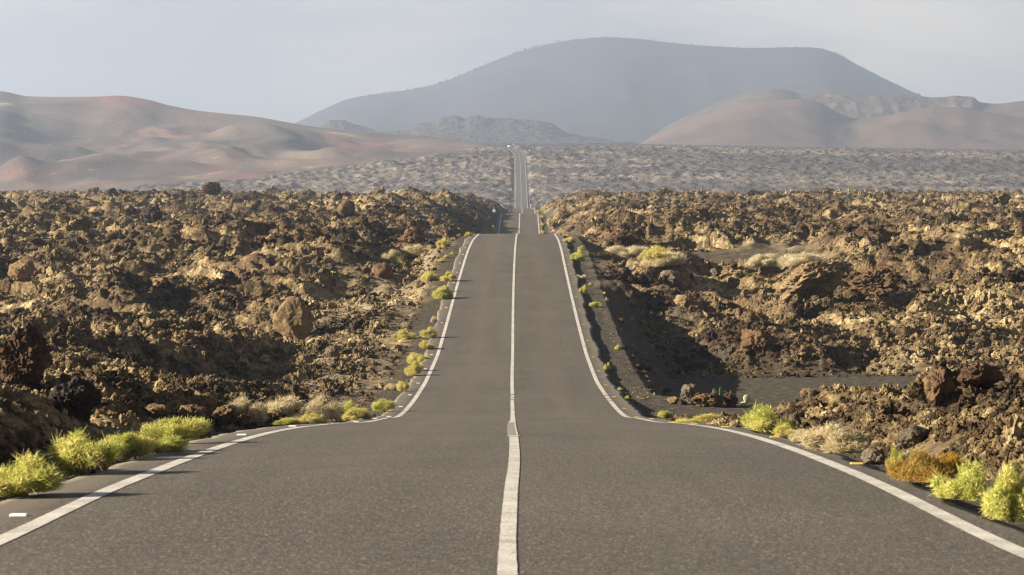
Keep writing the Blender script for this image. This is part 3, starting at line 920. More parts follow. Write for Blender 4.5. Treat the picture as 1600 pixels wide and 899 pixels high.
# (px, py of base, w, h, material, label, tilt about the line of sight)
HCLEAR = []
HERO = [
    (460, 534, 66, 70, 'tan_rock', 'big rounded tan boulder standing alone in the lava left of the road dip', 0.0),
    (34, 446, 42, 36, 'tan_rock', 'orange-brown boulder near the left edge, above the dark shaded rocks', 0.0),
    (240, 348, 36, 28, 'black_rock', 'black pointed rock beside a pale sandy patch near the lava skyline', 0.1),
    (330, 304, 34, 20, 'red_rock', 'reddish peaked crag breaking the left lava skyline', 0.0),
    (598, 436, 34, 26, 'brown_rock', 'rounded brown boulder just below the beige bushes left of the road', 0.0),
    (541, 340, 28, 28, 'brown_rock', 'smooth brown slab standing upright near the lava skyline', 0.25),
    (643, 384, 46, 30, 'brown_rock', 'broad brown lump of lava above the beige bushes left of the road', 0.0),
    (972, 386, 56, 30, 'red_rock', 'blocky reddish lava stack behind the pair of pale bushes', 0.0),
    (1118, 434, 18, 13, 'grey_rock', 'small grey rock on the dark gravel terrace, left of a paler one', 0.0),
    (1147, 452, 20, 16, 'grey_rock', 'pale grey angular rock on the front of the gravel terrace', 0.3),
    (1046, 446, 40, 24, 'grey_rock', 'wide grey-brown rock at the top corner of the embankment shadow', 0.0),
    (1070, 480, 34, 20, 'tan_rock', 'tan rock on the upper edge of the embankment shadow', 0.0),
    (1270, 466, 120, 58, 'slab_rock', 'long tilted orange-tan slab leaning up to the right', -0.42),
    (1371, 466, 86, 48, 'brown_rock', 'dome of brown lava just right of the tilted orange-tan slab', -0.15),
    (1466, 632, 58, 58, 'brown_rock', 'red-brown upright boulder above the right-hand verge', 0.15),
    (1532, 612, 74, 46, 'red_rock', 'dark red overhanging boulder beside the upright red-brown one', -0.2),
    (1185, 560, 60, 44, 'brown_rock', 'craggy grey and brown outcrop above the gravel flat', 0.0),
    (1079, 634, 36, 34, 'grey_rock', 'red and grey rock at the left end of the row beside the cactus', 0.2),
    (1105, 637, 52, 24, 'brown_rock', 'low brown rock in the middle of the row beside the cactus', 0.0),
    (1141, 636, 24, 26, 'red_rock', 'rounded reddish rock at the right end of the row by the cactus', 0.0),
    (1052, 632, 20, 12, 'tan_rock', 'small tan stone at the far left of the row by the cactus', 0.0),
    (36, 606, 100, 100, 'red_rock', 'large red and black jagged rock at the left edge of the photo', 0.1),
    (112, 655, 92, 66, 'black_rock', 'black blocky rock standing in shade beside the jagged red one', 0.0),
    (300, 660, 44, 26, 'tan_rock', 'tan topped rock by the verge, leftmost of the roadside cluster', 0.0),
    (318, 645, 46, 32, 'tan_rock', 'pale peaked rock at the top of the roadside cluster', 0.0),
    (334, 668, 34, 22, 'black_rock', 'dark rounded rock at the front of the roadside cluster', 0.0),
    (352, 668, 44, 34, 'brown_rock', 'dark brown lumpy rock at the right of the roadside cluster', 0.0),
    (246, 652, 44, 20, 'tan_rock', 'low tan rock left of the roadside cluster at the shade edge', 0.0),
    (62, 742, 34, 34, 'brown_rock', 'brown knobbly rock between the two leftmost green shrubs', 0.0),
    (84, 730, 18, 20, 'brown_rock', 'small round brown rock close to the brightest green shrub', 0.0),
    (66, 738, 14, 12, 'tan_rock', 'little tan stone at the foot of the knobbly brown rock', 0.0),
    (1365, 725, 42, 24, 'grey_rock', 'pale grey rock behind the straw-coloured verge bush', 0.1),
    (1425, 700, 60, 34, 'grey_rock', 'cluster-shaped grey rock above the orange shrub', 0.0),
    (1242, 664, 20, 16, 'grey_rock', 'small whitish rock beside the green shrub on the right verge', 0.0),
    (625, 530, 22, 12, 'grey_rock', 'pale flat rock on the rubble slope left of the road', 0.0),
    (520, 560, 24, 20, 'grey_rock', 'grey rock at the foot of the rubble slope, right of the big tan boulder', 0.0),
    (988, 480, 16, 8, 'tan_rock', 'small pale rock lit inside the embankment shadow', 0.0),
]
for k, (px, py, w, h, mat, lab, tl) in enumerate(HERO):
    near = w * 1.0 > 30
    me = rock_mesh('boulder', 300 + k, 6 if w > 80 else 5, 11, 0.10 if (px, py) in ((460, 534), (598, 436), (541, 340)) else 0.27 if mat in ('tan_rock', 'grey_rock') else 0.44, 1.0, 1.5, (0.60, 0.95))
    me.materials.append(M[mat])
    o = link_mesh('lava_boulder', me)
    d0 = 76.0 if (py < 640 and 1040 < px < 1160) else 13.0
    set_rock(o, px, py, w, h, 0.0, 0.15, (0, tl), 1.0, d0)
    tag(o, lab, 'boulder', 'named boulders of the lava field')

# kinds of rough clinker, each laid out many times
KINDS = 12
src = bpy.data.collections.new('clinker_kinds')
COL.children.link(src)
kind_me = []
for k in range(KINDS):
    me = rock_mesh('clinker_rock', 40 + k, 4 if k % 3 == 0 else 3, 8 if k % 2 else 5, 0.46 + 0.04 * (k % 4), 0.85, 2.1, (0.5, 0.95))
    me.materials.append(M['clinker'])
    kind_me.append(me)

def clear_of_heroes(X, D, s):
    ok = np.ones(np.shape(X), bool)
    for hx, hd, hw, hh in HCLEAR:
        ok &= ~((np.abs(X * hd / D - hx) < 0.55 * hw + 0.3 * s) & (D < hd + 0.5 * hw) & (D > hd - 3.0 - 2.5 * hw) & (s > 0.22 * hh))
    return ok
crag_me = []
for k in range(9):
    me = rock_mesh('clinker_crag', 90 + k, 5, 10, 0.52, 0.9, 1.9, (0.5, 0.95))
    for p in me.polygons: p.use_smooth = False
    me.materials.append(M['clinker'])
    crag_me.append(me)
def field_ok(X, D):
    u, au, w, flat, track, terr = masks(X, D)
    return (au > 6.2) & (flat < 0.3) & (track < 0.3) & (terr < 0.4) & ~((u > 0) & (u < 9) & (D > 92) & (D < 160))

pts = []
while len(pts) < 255:
    D = float(26 * (640 / 26.0) ** rng.random())
    px = rng.uniform(-10, 1610)
    X = (px - CX) * D / FPX
    if not bool(field_ok(np.array(X), np.array(D))) or abs(X) < (13 if 70 < D < 240 else 7.2): continue
    s = min((0.26 + 0.0040 * D) * math.exp(rng.normal(0, 0.45)), 3.4)
    if not bool(clear_of_heroes(np.array(X), np.array(D), s * 1.6)): continue
    z = float(H(np.array(X), np.array(D)))
    if D < 70 and px > 1040 and px < 1160: continue
    pts.append((X, D, z, s))
for k, (X, D, z, s) in enumerate(pts):
    o = bpy.data.objects.new('clinker_boulder', kind_me[k] if k < KINDS else crag_me[k % 9])
    (src if k < KINDS else COL).objects.link(o)
    o.location = (X, D, z + 0.06 * s)
    o.scale = (s * rng.uniform(0.8, 1.3), s * rng.uniform(0.8, 1.2), s * rng.uniform(0.7, 1.15))
    o.rotation_euler = (rng.uniform(-0.5, 0.5), rng.uniform(-0.5, 0.5), rng.uniform(0, 6.28))
    if X < 0:
        tag(o, 'rough brown clinker block in the rubble to the left of the road', 'boulder', 'clinker blocks left of the road')
    else:
        tag(o, 'rough brown clinker block in the rubble to the right of the road', 'boulder', 'clinker blocks right of the road')

# loose rubble between them (uncountable): points that carry instances of the same kinds
def rubble_points(n, d0, d1, smin, smax, power, spread=lambda D: (-30, 1630), sink=0.1, ok=field_ok):
    D = (d0 ** power + (d1 ** power - d0 ** power) * rng.random(n)) ** (1 / power)
    lo, hi = -30, 1630
    px = rng.uniform(lo, hi, n)
    X = (px - CX) * D / FPX
    k = ok(X, D)
    X, D = X[k], D[k]
    s = smin * (smax / smin) ** (rng.random(len(X)) ** 1.7)
    cl = perlin(X / 3.5, D / 5.0, 201)
    keep = clear_of_heroes(X, D, s) & (rng.random(len(X)) < 0.40 + 1.1 * np.clip(cl + 0.15 + 0.6 * perlin(X / 17.0, D / 25.0, 202), 0, 1))
    X, D, s = X[keep], D[keep], s[keep]
    z = H(X, D) + sink * s
    return np.stack([X, D, z], -1), s
def slope_ok(X, D):
    u, au, w, flat, track, terr = masks(X, D)
    return ((u < -4.9) & (u > -12)) & (D > 60) & (D < 240)
def bank_ok(X, D):
    u, au, w, flat, track, terr = masks(X, D)
    return (u > 5.0) & (u < 14) & (D > 92) & (D < 186) & (flat < 0.4)
def verge_ok(X, D):
    au = np.abs(X - road_mid(D))
    return (au > 4.0) & (au < 6.6)
def near_ok(X, D):
    u, au, w, flat, track, terr = masks(X, D)
    return (au > 4.75 + 0.4 * perlin(X * 0.9, D * 0.5, 203)) & (flat < 0.3) & (track < 0.3)
def far_ok(X, D):
    PX = CX + X / D * FPX
    drk = (X > 70) & (D > 1620) & (D < 1830) & (rng.random(len(X)) < 0.8)
    return ~drk & (np.abs(X - road_mid(D)) > 7) & ((PX > 830) | (D < hbD(PX) + 10))
parts = [rubble_points(90000, 80, 690, 0.16, 0.75, 1.45), rubble_points(100000, 60, 320, 0.09, 0.40, 1.4), rubble_points(70000, 40, 150, 0.05, 0.22, 1.3),
         rubble_points(300000, 14, 78, 0.02, 0.17, 1.25, ok=near_ok), rubble_points(6000, 15, 78, 0.10, 0.36, 1.3, ok=near_ok),
         rubble_points(60000, 60, 240, 0.05, 0.34, 1.6, ok=slope_ok), rubble_points(9000, 92, 190, 0.04, 0.40, 1.4, ok=bank_ok),
         rubble_points(60000, 60, 116, 0.05, 0.42, 1.3, ok=lambda X, D: (X < -9.5) & (X > -26)), rubble_points(26000, 124, 156, 0.05, 0.42, 1.2, ok=lambda X, D: (X > 7) & (X < 28)), rubble_points(60000, 16, 200, 0.02, 0.09, 1.2, ok=verge_ok), rubble_points(90000, 1270, 1930, 0.3, 1.3, 2.0, ok=far_ok)]
P_ = np.concatenate([p[0] for p in parts]); S_ = np.concatenate([p[1] for p in parts])
print('rubble', len(P_))
me = bpy.data.meshes.new('lava_rubble')
me.vertices.add(len(P_)); me.vertices.foreach_set('co', P_.astype(np.float32).ravel())
a = me.attributes.new('rock_scale', 'FLOAT_VECTOR', 'POINT')
sv3 = np.stack([S_ * rng.uniform(0.7, 1.4, len(S_)), S_ * rng.uniform(0.7, 1.3, len(S_)), S_ * rng.uniform(0.6, 1.2, len(S_))], -1)
a.data.foreach_set('vector', sv3.astype(np.float32).ravel())
a = me.attributes.new('rock_turn', 'FLOAT_VECTOR', 'POINT')
a.data.foreach_set('vector', rng.uniform(0, 6.28, (len(S_), 3)).astype(np.float32).ravel())
rub = link_mesh('lava_rubble', me, M['clinker'])
tag(rub, 'loose brown lava rubble covering the field on both sides', None, None, 'stuff')
ng = bpy.data.node_groups.new('scatter_rubble', 'GeometryNodeTree')
ng.interface.new_socket('Geometry', in_out='INPUT', socket_type='NodeSocketGeometry')
ng.interface.new_socket('Geometry', in_out='OUTPUT', socket_type='NodeSocketGeometry')
gi, go = ng.nodes.new('NodeGroupInput'), ng.nodes.new('NodeGroupOutput')
ci = ng.nodes.new('GeometryNodeCollectionInfo')
ci.inputs['Collection'].default_value = src
ci.inputs['Separate Children'].default_value = True
ci.inputs['Reset Children'].default_value = True
ip = ng.nodes.new('GeometryNodeInstanceOnPoints')
ip.inputs['Pick Instance'].default_value = True
na = ng.nodes.new('GeometryNodeInputNamedAttribute'); na.data_type = 'FLOAT_VECTOR'; na.inputs['Name'].default_value = 'rock_scale'
nb = ng.nodes.new('GeometryNodeInputNamedAttribute'); nb.data_type = 'FLOAT_VECTOR'; nb.inputs['Name'].default_value = 'rock_turn'
ng.links.new(gi.outputs[0], ip.inputs['Points'])
ng.links.new(ci.outputs[0], ip.inputs['Instance'])
ng.links.new(na.outputs['Attribute'], ip.inputs['Scale'])
ng.links.new(nb.outputs['Attribute'], ip.inputs['Rotation'])
ng.links.new(ip.outputs['Instances'], go.inputs[0])
md = rub.modifiers.new('scatter', 'NODES')
md.node_group = ng

# ------------------------------------------------------------------ shrubs
def shrub_meshes(seed, n=2300, wiry=0.5, tuft=0.0):
    """foliage of fine curved twigs with small leaves, unit width 1 and height about 0.7"""
    r = np.random.default_rng(seed)
    nl = 16
    ang = r.uniform(0, 2 * math.pi, nl); rad_ = 0.40 * np.sqrt(r.random(nl))
    lobes = np.stack([rad_ * np.cos(ang), rad_ * np.sin(ang), (0.05 + 0.42 * r.random(nl)) * (1 - 1.8 * rad_ ** 1.3)], -1)
    lr = r.uniform(0.07, 0.20, nl)
    li = r.integers(0, nl, n)
    off = r.normal(0, 1, (n, 3)); off /= np.linalg.norm(off, axis=1)[:, None]
    dirs = r.normal(0, 1, (n, 3)) + off * 0.7; dirs[:, 2] += 0.25 + tuft; dirs /= np.linalg.norm(dirs, axis=1)[:, None]
    start = lobes[li] + off * (lr[li] * r.random(n) ** 0.5)[:, None]
    start[:, 2] = np.maximum(start[:, 2], 0.0)
    ln = 0.13 * r.uniform(0.30, 0.8, n) * (1 + wiry * 1.6 * (r.random(n) < 0.06))
    side = r.normal(0, 1, (n, 3)); side -= dirs * (side * dirs).sum(1)[:, None]
    side /= np.linalg.norm(side, axis=1)[:, None] + 1e-9
    bend = r.normal(0, 0.6, (n, 3)); bend[:, 2] += 0.15
    wd = r.uniform(0.0028, 0.0062, n)
    p0 = start; p1 = start + dirs * (ln * 0.5)[:, None]; p2 = p1 + (dirs + bend) * (ln * 0.5)[:, None]
    for p in (p0, p1, p2): p[:, 2] = np.maximum(p[:, 2], -0.02)
    v = np.stack([p0 - side * wd[:, None], p0 + side * wd[:, None], p1 - side * wd[:, None] * 0.9, p1 + side * wd[:, None] * 0.9, p2 - side * wd[:, None] * 0.25, p2 + side * wd[:, None] * 0.25], 1).reshape(-1, 3)
    b6 = np.arange(n)[:, None] * 6
    q = np.concatenate([b6 + np.array([0, 1, 3, 2]), b6 + np.array([2, 3, 5, 4])])
    tone = np.repeat(np.clip(r.normal(0.5, 0.22, n) + 0.25 * (r.random(nl)[li] - 0.5), 0, 1), 6)
    me = np_mesh('foliage', v, q)
    vattr(me, 'tone', tone)
    # woody stems
    sv, sq = [], []
    for k in range(14):
        a1 = r.uniform(0, 6.28); tilt = r.uniform(0.1, 1.0)
        e = np.array([math.cos(a1) * math.sin(tilt), math.sin(a1) * math.sin(tilt), math.cos(tilt)]) * r.uniform(0.28, 0.48)
        b0 = np.array([r.normal(0, 0.04), r.normal(0, 0.04), -0.05])
        bi = len(sv)
        for p, rad in ((b0, 0.014), (b0 + e * 0.5 + r.normal(0, 0.02, 3), 0.009), (b0 + e, 0.004)):
            for c in range(4):
                sv.append(p + rad * np.array([math.cos(c * 1.571), math.sin(c * 1.571), 0]))
        for s_ in range(2):
            for c in range(4):
                sq.append((bi + s_ * 4 + c, bi + s_ * 4 + (c + 1) % 4, bi + s_ * 4 + 4 + (c + 1) % 4, bi + s_ * 4 + 4 + c))
    ms = np_mesh('stem', sv, sq)
    ms.materials.append(M['wood'])
    return me, ms

SH = {}
for kind, mats, wir, tu in (('green', 'leaf_green', 0.45, 0.05), ('yellow', 'leaf_yellow', 0.5, 0.2), ('straw', 'leaf_straw', 0.25, 0.2), ('cream', 'leaf_cream', 0.2, 0.2), ('orange', 'leaf_orange', 0.5, 0.3), ('amber', 'leaf_amber', 0.3, 0.1)):
    SH[kind] = []
    for v in range(4):
        f, s_ = shrub_meshes(len(kind) + v * 13 + len(SH) * 101, 12000, wir, tu)
        f.materials.append(M[mats])
        SH[kind].append((f, s_))

def shrub(kind, px, py, w, h, label, group=None, name='roadside_shrub', d0=13.0, parts=True, var=None, cat='shrub'):
    X, D, z = place(px, py, d0, 720.0, True)
    s = D / FPX
    v = var if var is not None else random.randrange(4)
    f, st = SH[kind][v % 4]
    sc = (w * s * (1.18 if parts else 1.05) / 0.86, w * s / 0.86, h * s * 0.92 / 0.56)
    rz = random.uniform(0, 6.28)
    if parts:
        o = empty(name, (X, D, z - 0.02), rz)
        o.rotation_euler = (random.uniform(-0.14, 0.14), random.uniform(-0.14, 0.14), rz)
        o.scale = sc
        link_mesh('foliage', f, None, o); link_mesh('stem', st, None, o)
    else:
        o = link_mesh(name, f)
        o.location = (X, D, z - 0.01); o.scale = sc; o.rotation_euler = (0, 0, rz)
    tag(o, label, cat, group)
    return o

GL, GR = 'shrubs along the left verge', 'shrubs along the right verge'
for a_ in [
    ('green', 30, 792, 110, 66, 'yellow-green shrub at the left edge of the photo beside the first white stud', GL),
    ('green', 131, 748, 92, 72, 'brightest lime green round shrub beside the asphalt, taller than its neighbours', GL),
    ('green', 196, 729, 66, 44, 'green shrub directly right of the bright lime round one', GL),
    ('green', 238, 713, 80, 40, 'low grey-green spreading shrub by the second white stud', GL),
    ('green', 284, 694, 72, 44, 'green shrub with dry tips at the foot of the roadside rock cluster', GL),
    ('green', 262, 682, 60, 34, 'dull green shrub half in shade behind the verge shrubs', GL),
    ('straw', 378, 658, 62, 42, 'beige-green bush right of the roadside rock cluster', GL),
    ('straw', 450, 660, 96, 46, 'broad dry beige bush at the foot of the slope by the crest', GL),
    ('straw', 500, 656, 50, 42, 'dry beige bush with dark twigs joined to the broad one', GL),
    ('green', 538, 650, 40, 27, 'fresh green shrub right of the broad dry beige bush', GL),
    ('yellow', 487, 662, 42, 14, 'low yellow-green mat beside the edge line at the crest', GL),
    ('green', 448, 668, 34, 12, 'low light green mat in front of the broad beige bush', GL),
    ('yellow', 556, 657, 44, 18, 'low pale yellow grass tuft beside the crest line', GL),
    ('green', 600, 649, 27, 22, 'small bright green shrub where the left edge line bends', GL),
    ('green', 1195, 676, 74, 42, 'green rounded shrub on the right verge below the cactus pad', GR),
    ('yellow', 1226, 684, 40, 16, 'low yellow-green tuft at the foot of the right green shrub', GR),
    ('yellow', 1090, 665, 60, 14, 'pale yellow grass tuft along the right crest', GR),
    ('green', 1039, 660, 19, 13, 'small bright green shrub by the track mouth', GR),
    ('straw', 1258, 692, 46, 22, 'low straw tuft between the green shrub and straw bush', GR),
    ('straw', 1310, 713, 92, 46, 'straw-coloured bush behind the yellow stud', GR),
    ('green', 1400, 728, 22, 36, 'thin upright green sprig right of the straw bush', GR),
    ('orange', 1444, 758, 84, 56, 'orange and green shrub on the right verge', GR),
    ('amber', 1480, 746, 48, 46, 'golden yellow tuft on top of the orange shrub', GR),
    ('green', 1506, 782, 84, 60, 'yellow-green shrub between the orange one and the frame edge', GR),
    ('green', 1578, 822, 78, 92, 'tall pale green shrub at the right edge of the photo', GR),
]:
    shrub(*a_)
for a_ in [
    ('straw', 612, 408, 32, 20, 'grey-beige bush, left part of the beige group left of the road', 'beige bushes left of the road'),
    ('straw', 646, 402, 46, 24, 'pale beige bush in the middle of the group left of the road', 'beige bushes left of the road'),
    ('straw', 664, 396, 24, 16, 'small pale bush at the right of the beige group', 'beige bushes left of the road'),
    ('cream', 962, 402, 42, 20, 'beige bush nearest the road on the right gravel terrace', 'pale bushes on the gravel terrace'),
    ('cream', 990, 402, 38, 20, 'beige bush joined to the one nearest the road', 'pale bushes on the gravel terrace'),
    ('yellow', 1025, 408, 44, 26, 'yellowish green bush in the middle of the terrace pair', 'pale bushes on the gravel terrace'),
    ('cream', 1040, 416, 56, 28, 'big pale straw bush in front of the yellowish one', 'pale bushes on the gravel terrace'),
    ('cream', 1190, 416, 46, 22, 'whitish straw bush, left of the two far along the terrace', 'pale bushes on the gravel terrace'),
    ('cream', 1251, 416, 62, 24, 'whitish straw bush beside the tilted orange-tan slab', 'pale bushes on the gravel terrace'),
]:
    shrub(*a_, name='dry_bush', cat='bush')
ORD = 'first second third fourth fifth sixth seventh eighth ninth tenth eleventh twelfth thirteenth fourteenth fifteenth sixteenth seventeenth eighteenth nineteenth twentieth'.split() + ['twenty-first', 'twenty-second', 'twenty-third', 'twenty-fourth']
CN = {'green': 'green', 'yellow': 'yellow-green', 'straw': 'straw-coloured'}
LT = [('yellow', 629, 616, 14, 14), ('straw', 613, 609, 19, 10), ('yellow', 645, 596, 18, 14), ('yellow', 649, 585, 16, 12), ('yellow', 653, 568, 26, 16), ('yellow', 665, 551, 17, 13),
      ('yellow', 671, 530, 18, 14), ('straw', 679, 508, 8, 9), ('yellow', 630, 531, 25, 14), ('green', 691, 475, 22, 18), ('yellow', 700, 444, 17, 14), ('yellow', 694, 455, 14, 8),
      ('yellow', 672, 439, 18, 15), ('green', 687, 410, 12, 6), ('straw', 698, 404, 8, 6), ('yellow', 707, 398, 8, 4), ('green', 621, 413, 14, 9), ('yellow', 692, 386, 16, 14), ('yellow', 732, 373, 10, 6)]
RT = [('green', 969, 610, 8, 5), ('green', 949, 583, 10, 11), ('green', 965, 546, 9, 9), ('green', 948, 470, 6, 6), ('green', 930, 480, 17, 10), ('green', 923, 446, 6, 5),
      ('yellow', 911, 460, 11, 17), ('straw', 908, 436, 14, 10), ('green', 902, 408, 18, 20), ('yellow', 909, 390, 10, 6), ('yellow', 889, 380, 16, 11), ('green', 980, 654, 6, 5)]
for i, t in enumerate(LT):
    t = (t[0], t[1], t[2], t[3] * 1.25, t[4] * 1.15)
    shrub(*t, f'small {CN[t[0]]} tuft, {ORD[i]} up from the dip on the left verge', 'tufts up the left verge', name='verge_tuft', d0=76.0, cat='tuft', parts=False)
for i, t in enumerate(RT):
    shrub(*t, f'small {CN[t[0]]} tuft, {ORD[i]} up from the dip on the right verge', 'tufts up the right verge', name='verge_tuft', d0=76.0, cat='tuft', parts=False)
def far_tuft(kind, X, D, w, h, label):
    f, _ = SH[kind][0]
    o = link_mesh('verge_tuft', f)
    o.location = (X, D, float(H(np.array(X), np.array(D))) - 0.02)
    o.scale = (w / 0.92, w / 0.92, h / 0.66)
    tag(o, label, 'tuft', 'tufts beside the far road humps')
for kind, px, D, w, h, lab in [('yellow', 848, 408, 1.0, .7, 'pale tuft nearest the warning sign at the second hump'), ('yellow', 847.5, 428, 1.0, .7, 'middle pale tuft beside the second hump'),
                               ('yellow', 847, 452, 1.0, .6, 'farthest pale tuft beside the second hump'), ('yellow', 771, 408, .8, 1.6, 'yellow tuft on the left side of the second hump'),
                               ('yellow', 764, 440, 1.0, .8, 'low yellow tuft under the left cutting'), ('yellow', 850, 640, 1.8, 1.2, 'yellow-green bush beside the third hump'),
                               ('green', 858, 610, 2.4, 1.4, 'green bush right of the third hump'), ('yellow', 841, 640, 1.2, 1.0, 'small yellow tuft on the third hump verge')]:
    far_tuft(kind, (px - CX) * D / FPX, D, w, h, lab)

# ------------------------------------------------------------------ prickly pears by the track
def pad_mesh(w, h, t, seed):
    bm = bmesh.new()
    bmesh.ops.create_uvsphere(bm, u_segments=20, v_segments=14, radius=0.5)
    for v in bm.verts:
        k = v.co.z + 0.5
        v.co.x *= w * (0.62 + 0.42 * k)
        v.co.y *= t
        v.co.z = k * h
        v.co.x += 0.03 * w * mnoise.noise(v.co * 6 + Vector((seed, 0, 0)))
    for f in bm.faces: f.smooth = True
    me = bpy.data.meshes.new('pad'); bm.to_mesh(me); bm.free()
    return me
def cactus(px, py, pads, label, mat):
    X, D, z = place(px, py, 84.0)
    o = empty('prickly_pear', (X, D, z - 0.04))
    for k, (dx, dy, dz, w, h, rx, ry, rz) in enumerate(pads):
        me = pad_mesh(w, h, 0.06, k + px)
        p = link_mesh('pad', me, mat, o)
        p.location = (dx, dy, dz); p.rotation_euler = (rx, ry, rz)
    tag(o, label, 'cactus', 'prickly pears by the track')
cactus(1124, 628, [(-0.14, 0.05, 0.12, .20, .38, 0, -.08, .35), (0.04, 0.0, 0.10, .19, .46, 0, .03, .8), (0.16, 0.08, 0.08, .20, .34, 0, .25, .3), (0.0, 0.1, 0.0, .26, .30, 0, 0, 0.2)],
       'dark green prickly pear with upright pads behind the row of rocks', M['cactus'])
cactus(1166, 634, [(0.0, 0.0, 0.12, .28, .30, 0, .1, .1), (-0.08, 0.02, 0.0, .26, .18, 0, -.2, 0)],
       'pale round prickly pear pad standing alone right of the rocks', M['cactus_pale'])

# ------------------------------------------------------------------ signs
def poly_plate(name, pts2, t, mat, parent, y=0.0):
    bm = bmesh.new()
    fr = [bm.verts.new((x, y - t / 2, z)) for x, z in pts2]
    bk = [bm.verts.new((x, y + t / 2, z)) for x, z in pts2]
    bm.faces.new(fr); bm.faces.new(bk[::-1])
    for i in range(len(pts2)):
        j = (i + 1) % len(pts2)
        bm.faces.new((fr[i], bk[i], bk[j], fr[j]))
    bmesh.ops.recalc_face_normals(bm, faces=bm.faces)
    me = bpy.data.meshes.new(name); bm.to_mesh(me); bm.free()
    return link_mesh(name, me, mat, parent)
def tri(s, cz, r=0.06):
    pts2 = []
    for a0 in (90, 210, 330):
        cx_, cz_ = (s / math.sqrt(3) - 2 * r) * math.cos(R(a0)), (s / math.sqrt(3) - 2 * r) * math.sin(R(a0))
        for da in (-60, -30, 0, 30, 60):
            pts2.append((cx_ + r * math.cos(R(a0 + da)), cz + cz_ + r * math.sin(R(a0 + da))))
    return pts2
def disc(r, cz, n=28):
    return [(r * math.cos(2 * math.pi * k / n), cz + r * math.sin(2 * math.pi * k / n)) for k in range(n)]
def pole(h, parent, r=0.035, x=0.0):
    bm = bmesh.new()
    bmesh.ops.create_cone(bm, cap_ends=True, segments=12, radius1=r, radius2=r, depth=h)
    for v in bm.verts: v.co.z += h / 2; v.co.x += x; v.co.y += 0.06
    me = bpy.data.meshes.new('pole'); bm.to_mesh(me); bm.free()
    return link_mesh('pole', me, M['steel'], parent)
def at(px, D):
    X = (px - CX) * D / FPX
    return X, D, float(H(np.array(X), np.array(D)))

X, D, z = at(864.3, 345)
top = -(356.0 - HY) * D / FPX
hgt = top - z
side = 8.9 * D / FPX
cz = hgt - side / math.sqrt(3)
o = empty('warning_sign', (X, D, z))
tag(o, 'red bordered triangular warning sign with two black bumps, peeking over the crest', 'road sign')
pole(hgt - 0.1, o)
pl = poly_plate('sign_plate', tri(side, cz), 0.02, M['sign_red'], o)
poly_plate('sign_face', tri(side * 0.78, cz - 0.0, 0.03), 0.006, M['sign_white'], pl, -0.016)
bz = cz - side * 0.17
pts2 = []
for k in range(41):
    q = -1 + k / 20.0
    pts2.append((q * side * 0.22, bz + side * 0.10 * (math.sin(math.pi * min(1, abs(q) )) ** 2)))
pts2 += [(side * 0.22, bz - side * 0.03), (-side * 0.22, bz - side * 0.03)]
bm = bmesh.new()
y_ = -0.023
up = [bm.verts.new((x_, y_, z_)) for x_, z_ in pts2[:41]]; dn = [bm.verts.new((x_, y_, bz - side * 0.03)) for x_, _ in pts2[:41]]
for k in range(40): bm.faces.new((dn[k], dn[k + 1], up[k + 1], up[k]))
me = bpy.data.meshes.new('bump_symbol'); bm.to_mesh(me); bm.free()
sy_ = link_mesh('bump_symbol', me, M['sign_black'], pl)

X, D, z = at(771.8, 545)
top = -(325.5 - HY) * D / FPX
o = empty('warning_sign', (X, D, z)); hgt = top - z
tag(o, 'pale back of a triangular road sign on the left side of the humps', 'road sign')
pole(hgt - 0.1, o); poly_plate('sign_plate', tri(0.86, hgt - 0.5), 0.02, M['sign_white'], o)

def round_sign(px, D, ytop, r, label, ring=True, mats='sign_white'):
    X, D, z = at(px, D)
    hgt = -(ytop - HY) * D / FPX - z
    hgt = max(hgt, 1.6)
    o = empty('round_sign', (X, D, z))
    tag(o, label, 'road sign')
    pole(hgt, o, 0.05)
    pl = poly_plate('sign_plate', disc(r, hgt - r), 0.03, M['sign_red' if ring else mats], o)
    if ring: poly_plate('sign_face', disc(r * 0.74, hgt - r), 0.006, M['sign_white'], pl, -0.022)
round_sign(857.5, 560, 330.5, 0.24, 'small round pale sign back among bushes right of the humps', False)
round_sign(829.2, 760, 319.0, 0.30, 'round red and white sign just beyond the last hump')
round_sign(828.2, 1490, 286.5, 0.48, 'round red and white sign standing above the white board')
round_sign(827.6, 1800, 237.2, 0.50, 'round whitish sign on the right of the far bend', False)
round_sign(803.0, 1905, 225.6, 0.50, 'round sign at the top of the far road behind the car', False)
def board(px, D, ytop, w, h, mat, label):
    X, D, z = at(px, D)
    hgt = max(-(ytop - HY) * D / FPX - z, h + 0.5)
    o = empty('road_board', (X, D, z))
    tag(o, label, 'sign board')
    pole(hgt - 0.05, o, 0.05, -w * 0.3); pole(hgt - 0.05, o, 0.05, w * 0.3)
    poly_plate('sign_plate', [(-w / 2, hgt - h), (w / 2, hgt - h), (w / 2, hgt), (-w / 2, hgt)], 0.04, M[mat], o)
board(831.0, 1455, 295.2, 2.2, 1.75, 'sign_white', 'white rectangular board on the right of the far straight road')
board(797.8, 1460, 294.6, 1.4, 1.2, 'sign_green', 'pale green board on the left of the far straight road')
def post(px, D, label):
    X, D, z = at(px, D)
    bm = bmesh.new()
    bmesh.ops.create_cube(bm, size=1.0)
    for v in bm.verts:
        v.co.x *= 0.42 * (0.9 if v.co.z > 0 else 1.0); v.co.y *= 0.3; v.co.z = (v.co.z + 0.5) * 1.15 - 0.05
        if v.co.z > 0.5 and v.co.y > 0: v.co.z += 0.1
    bmesh.ops.bevel(bm, geom=bm.edges[:], offset=0.03, segments=2, affect='EDGES')
    me = bpy.data.meshes.new('marker_post'); bm.to_mesh(me); bm.free()
    o = link_mesh('marker_post', me, M['sign_white']); o.location = (X, D, z)
    tag(o, label, 'marker post', 'white marker posts at the far bend')
post(801.0, 1745, 'white marker post left of the far road where it bends')
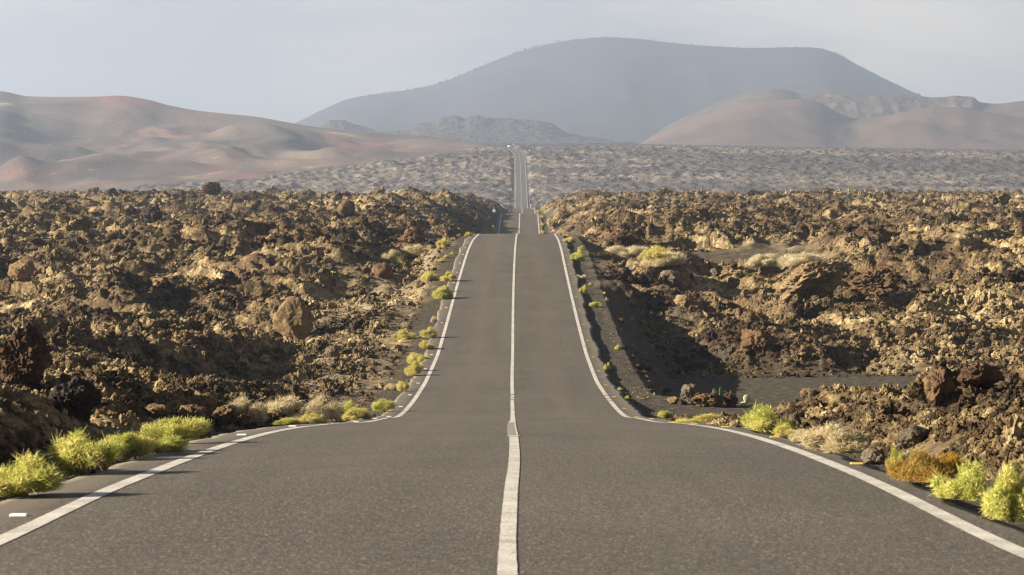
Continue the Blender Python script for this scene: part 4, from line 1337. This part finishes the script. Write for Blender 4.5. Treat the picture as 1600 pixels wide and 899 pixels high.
post(823.2, 1745, 'white marker post right of the far road where it bends')

# ------------------------------------------------------------------ the far car
def car():
    D = 1897.0
    X = float(road_mid(np.array(D))) + 1.7 - 0.3
    X = (796.0 - CX) * D / FPX
    z = float(z_road(np.array(D))) + 0.02
    o = empty('parked_car', (X, D, z), 0.25)
    o.name = 'white_car'
    tag(o, 'white car at the top of the far road where it turns away', 'car')
    bm = bmesh.new()
    prof = [(-2.0, .35), (-2.05, .75), (-1.9, .95), (-0.95, 1.05), (-0.35, 1.52), (1.0, 1.55), (1.85, 1.05), (2.05, .95), (2.08, .4)]
    a_ = [bm.verts.new((-0.86 * (0.86 if zz > 1.3 else 1), yy, zz)) for yy, zz in prof]
    b_ = [bm.verts.new((0.86 * (0.86 if zz > 1.3 else 1), yy, zz)) for yy, zz in prof]
    bm.faces.new(a_); bm.faces.new(b_[::-1])
    for i in range(len(prof)):
        j = (i + 1) % len(prof)
        bm.faces.new((a_[i], b_[i], b_[j], a_[j]))
    bmesh.ops.recalc_face_normals(bm, faces=bm.faces)
    bmesh.ops.bevel(bm, geom=bm.edges[:], offset=0.05, segments=2, affect='EDGES')
    me = bpy.data.meshes.new('body'); bm.to_mesh(me); bm.free()
    link_mesh('body', me, M['car_paint'], o)
    w_ = np_mesh('windscreen', [(-.66, -.90, 1.10), (.66, -.90, 1.10), (.60, -.42, 1.49), (-.60, -.42, 1.49)], [(0, 1, 2, 3)])
    link_mesh('windscreen', w_, M['glass_dark'], o)
    for sx in (-1, 1):
        h_ = np_mesh('headlight', [(sx * .80, -2.06, .68), (sx * .50, -2.06, .68), (sx * .50, -2.0, .84), (sx * .80, -2.0, .84)], [(0, 1, 2, 3)])
        link_mesh('headlight', h_, M['steel'], o)
        for yy in (-1.3, 1.3):
            bm = bmesh.new()
            bmesh.ops.create_cone(bm, cap_ends=True, segments=20, radius1=.32, radius2=.32, depth=.22)
            for v in bm.verts: v.co = Vector((v.co.z + sx * .80, v.co.y + yy, v.co.x + .32))
            me = bpy.data.meshes.new('wheel'); bm.to_mesh(me); bm.free()
            link_mesh('wheel', me, M['rubber'], o)
car()
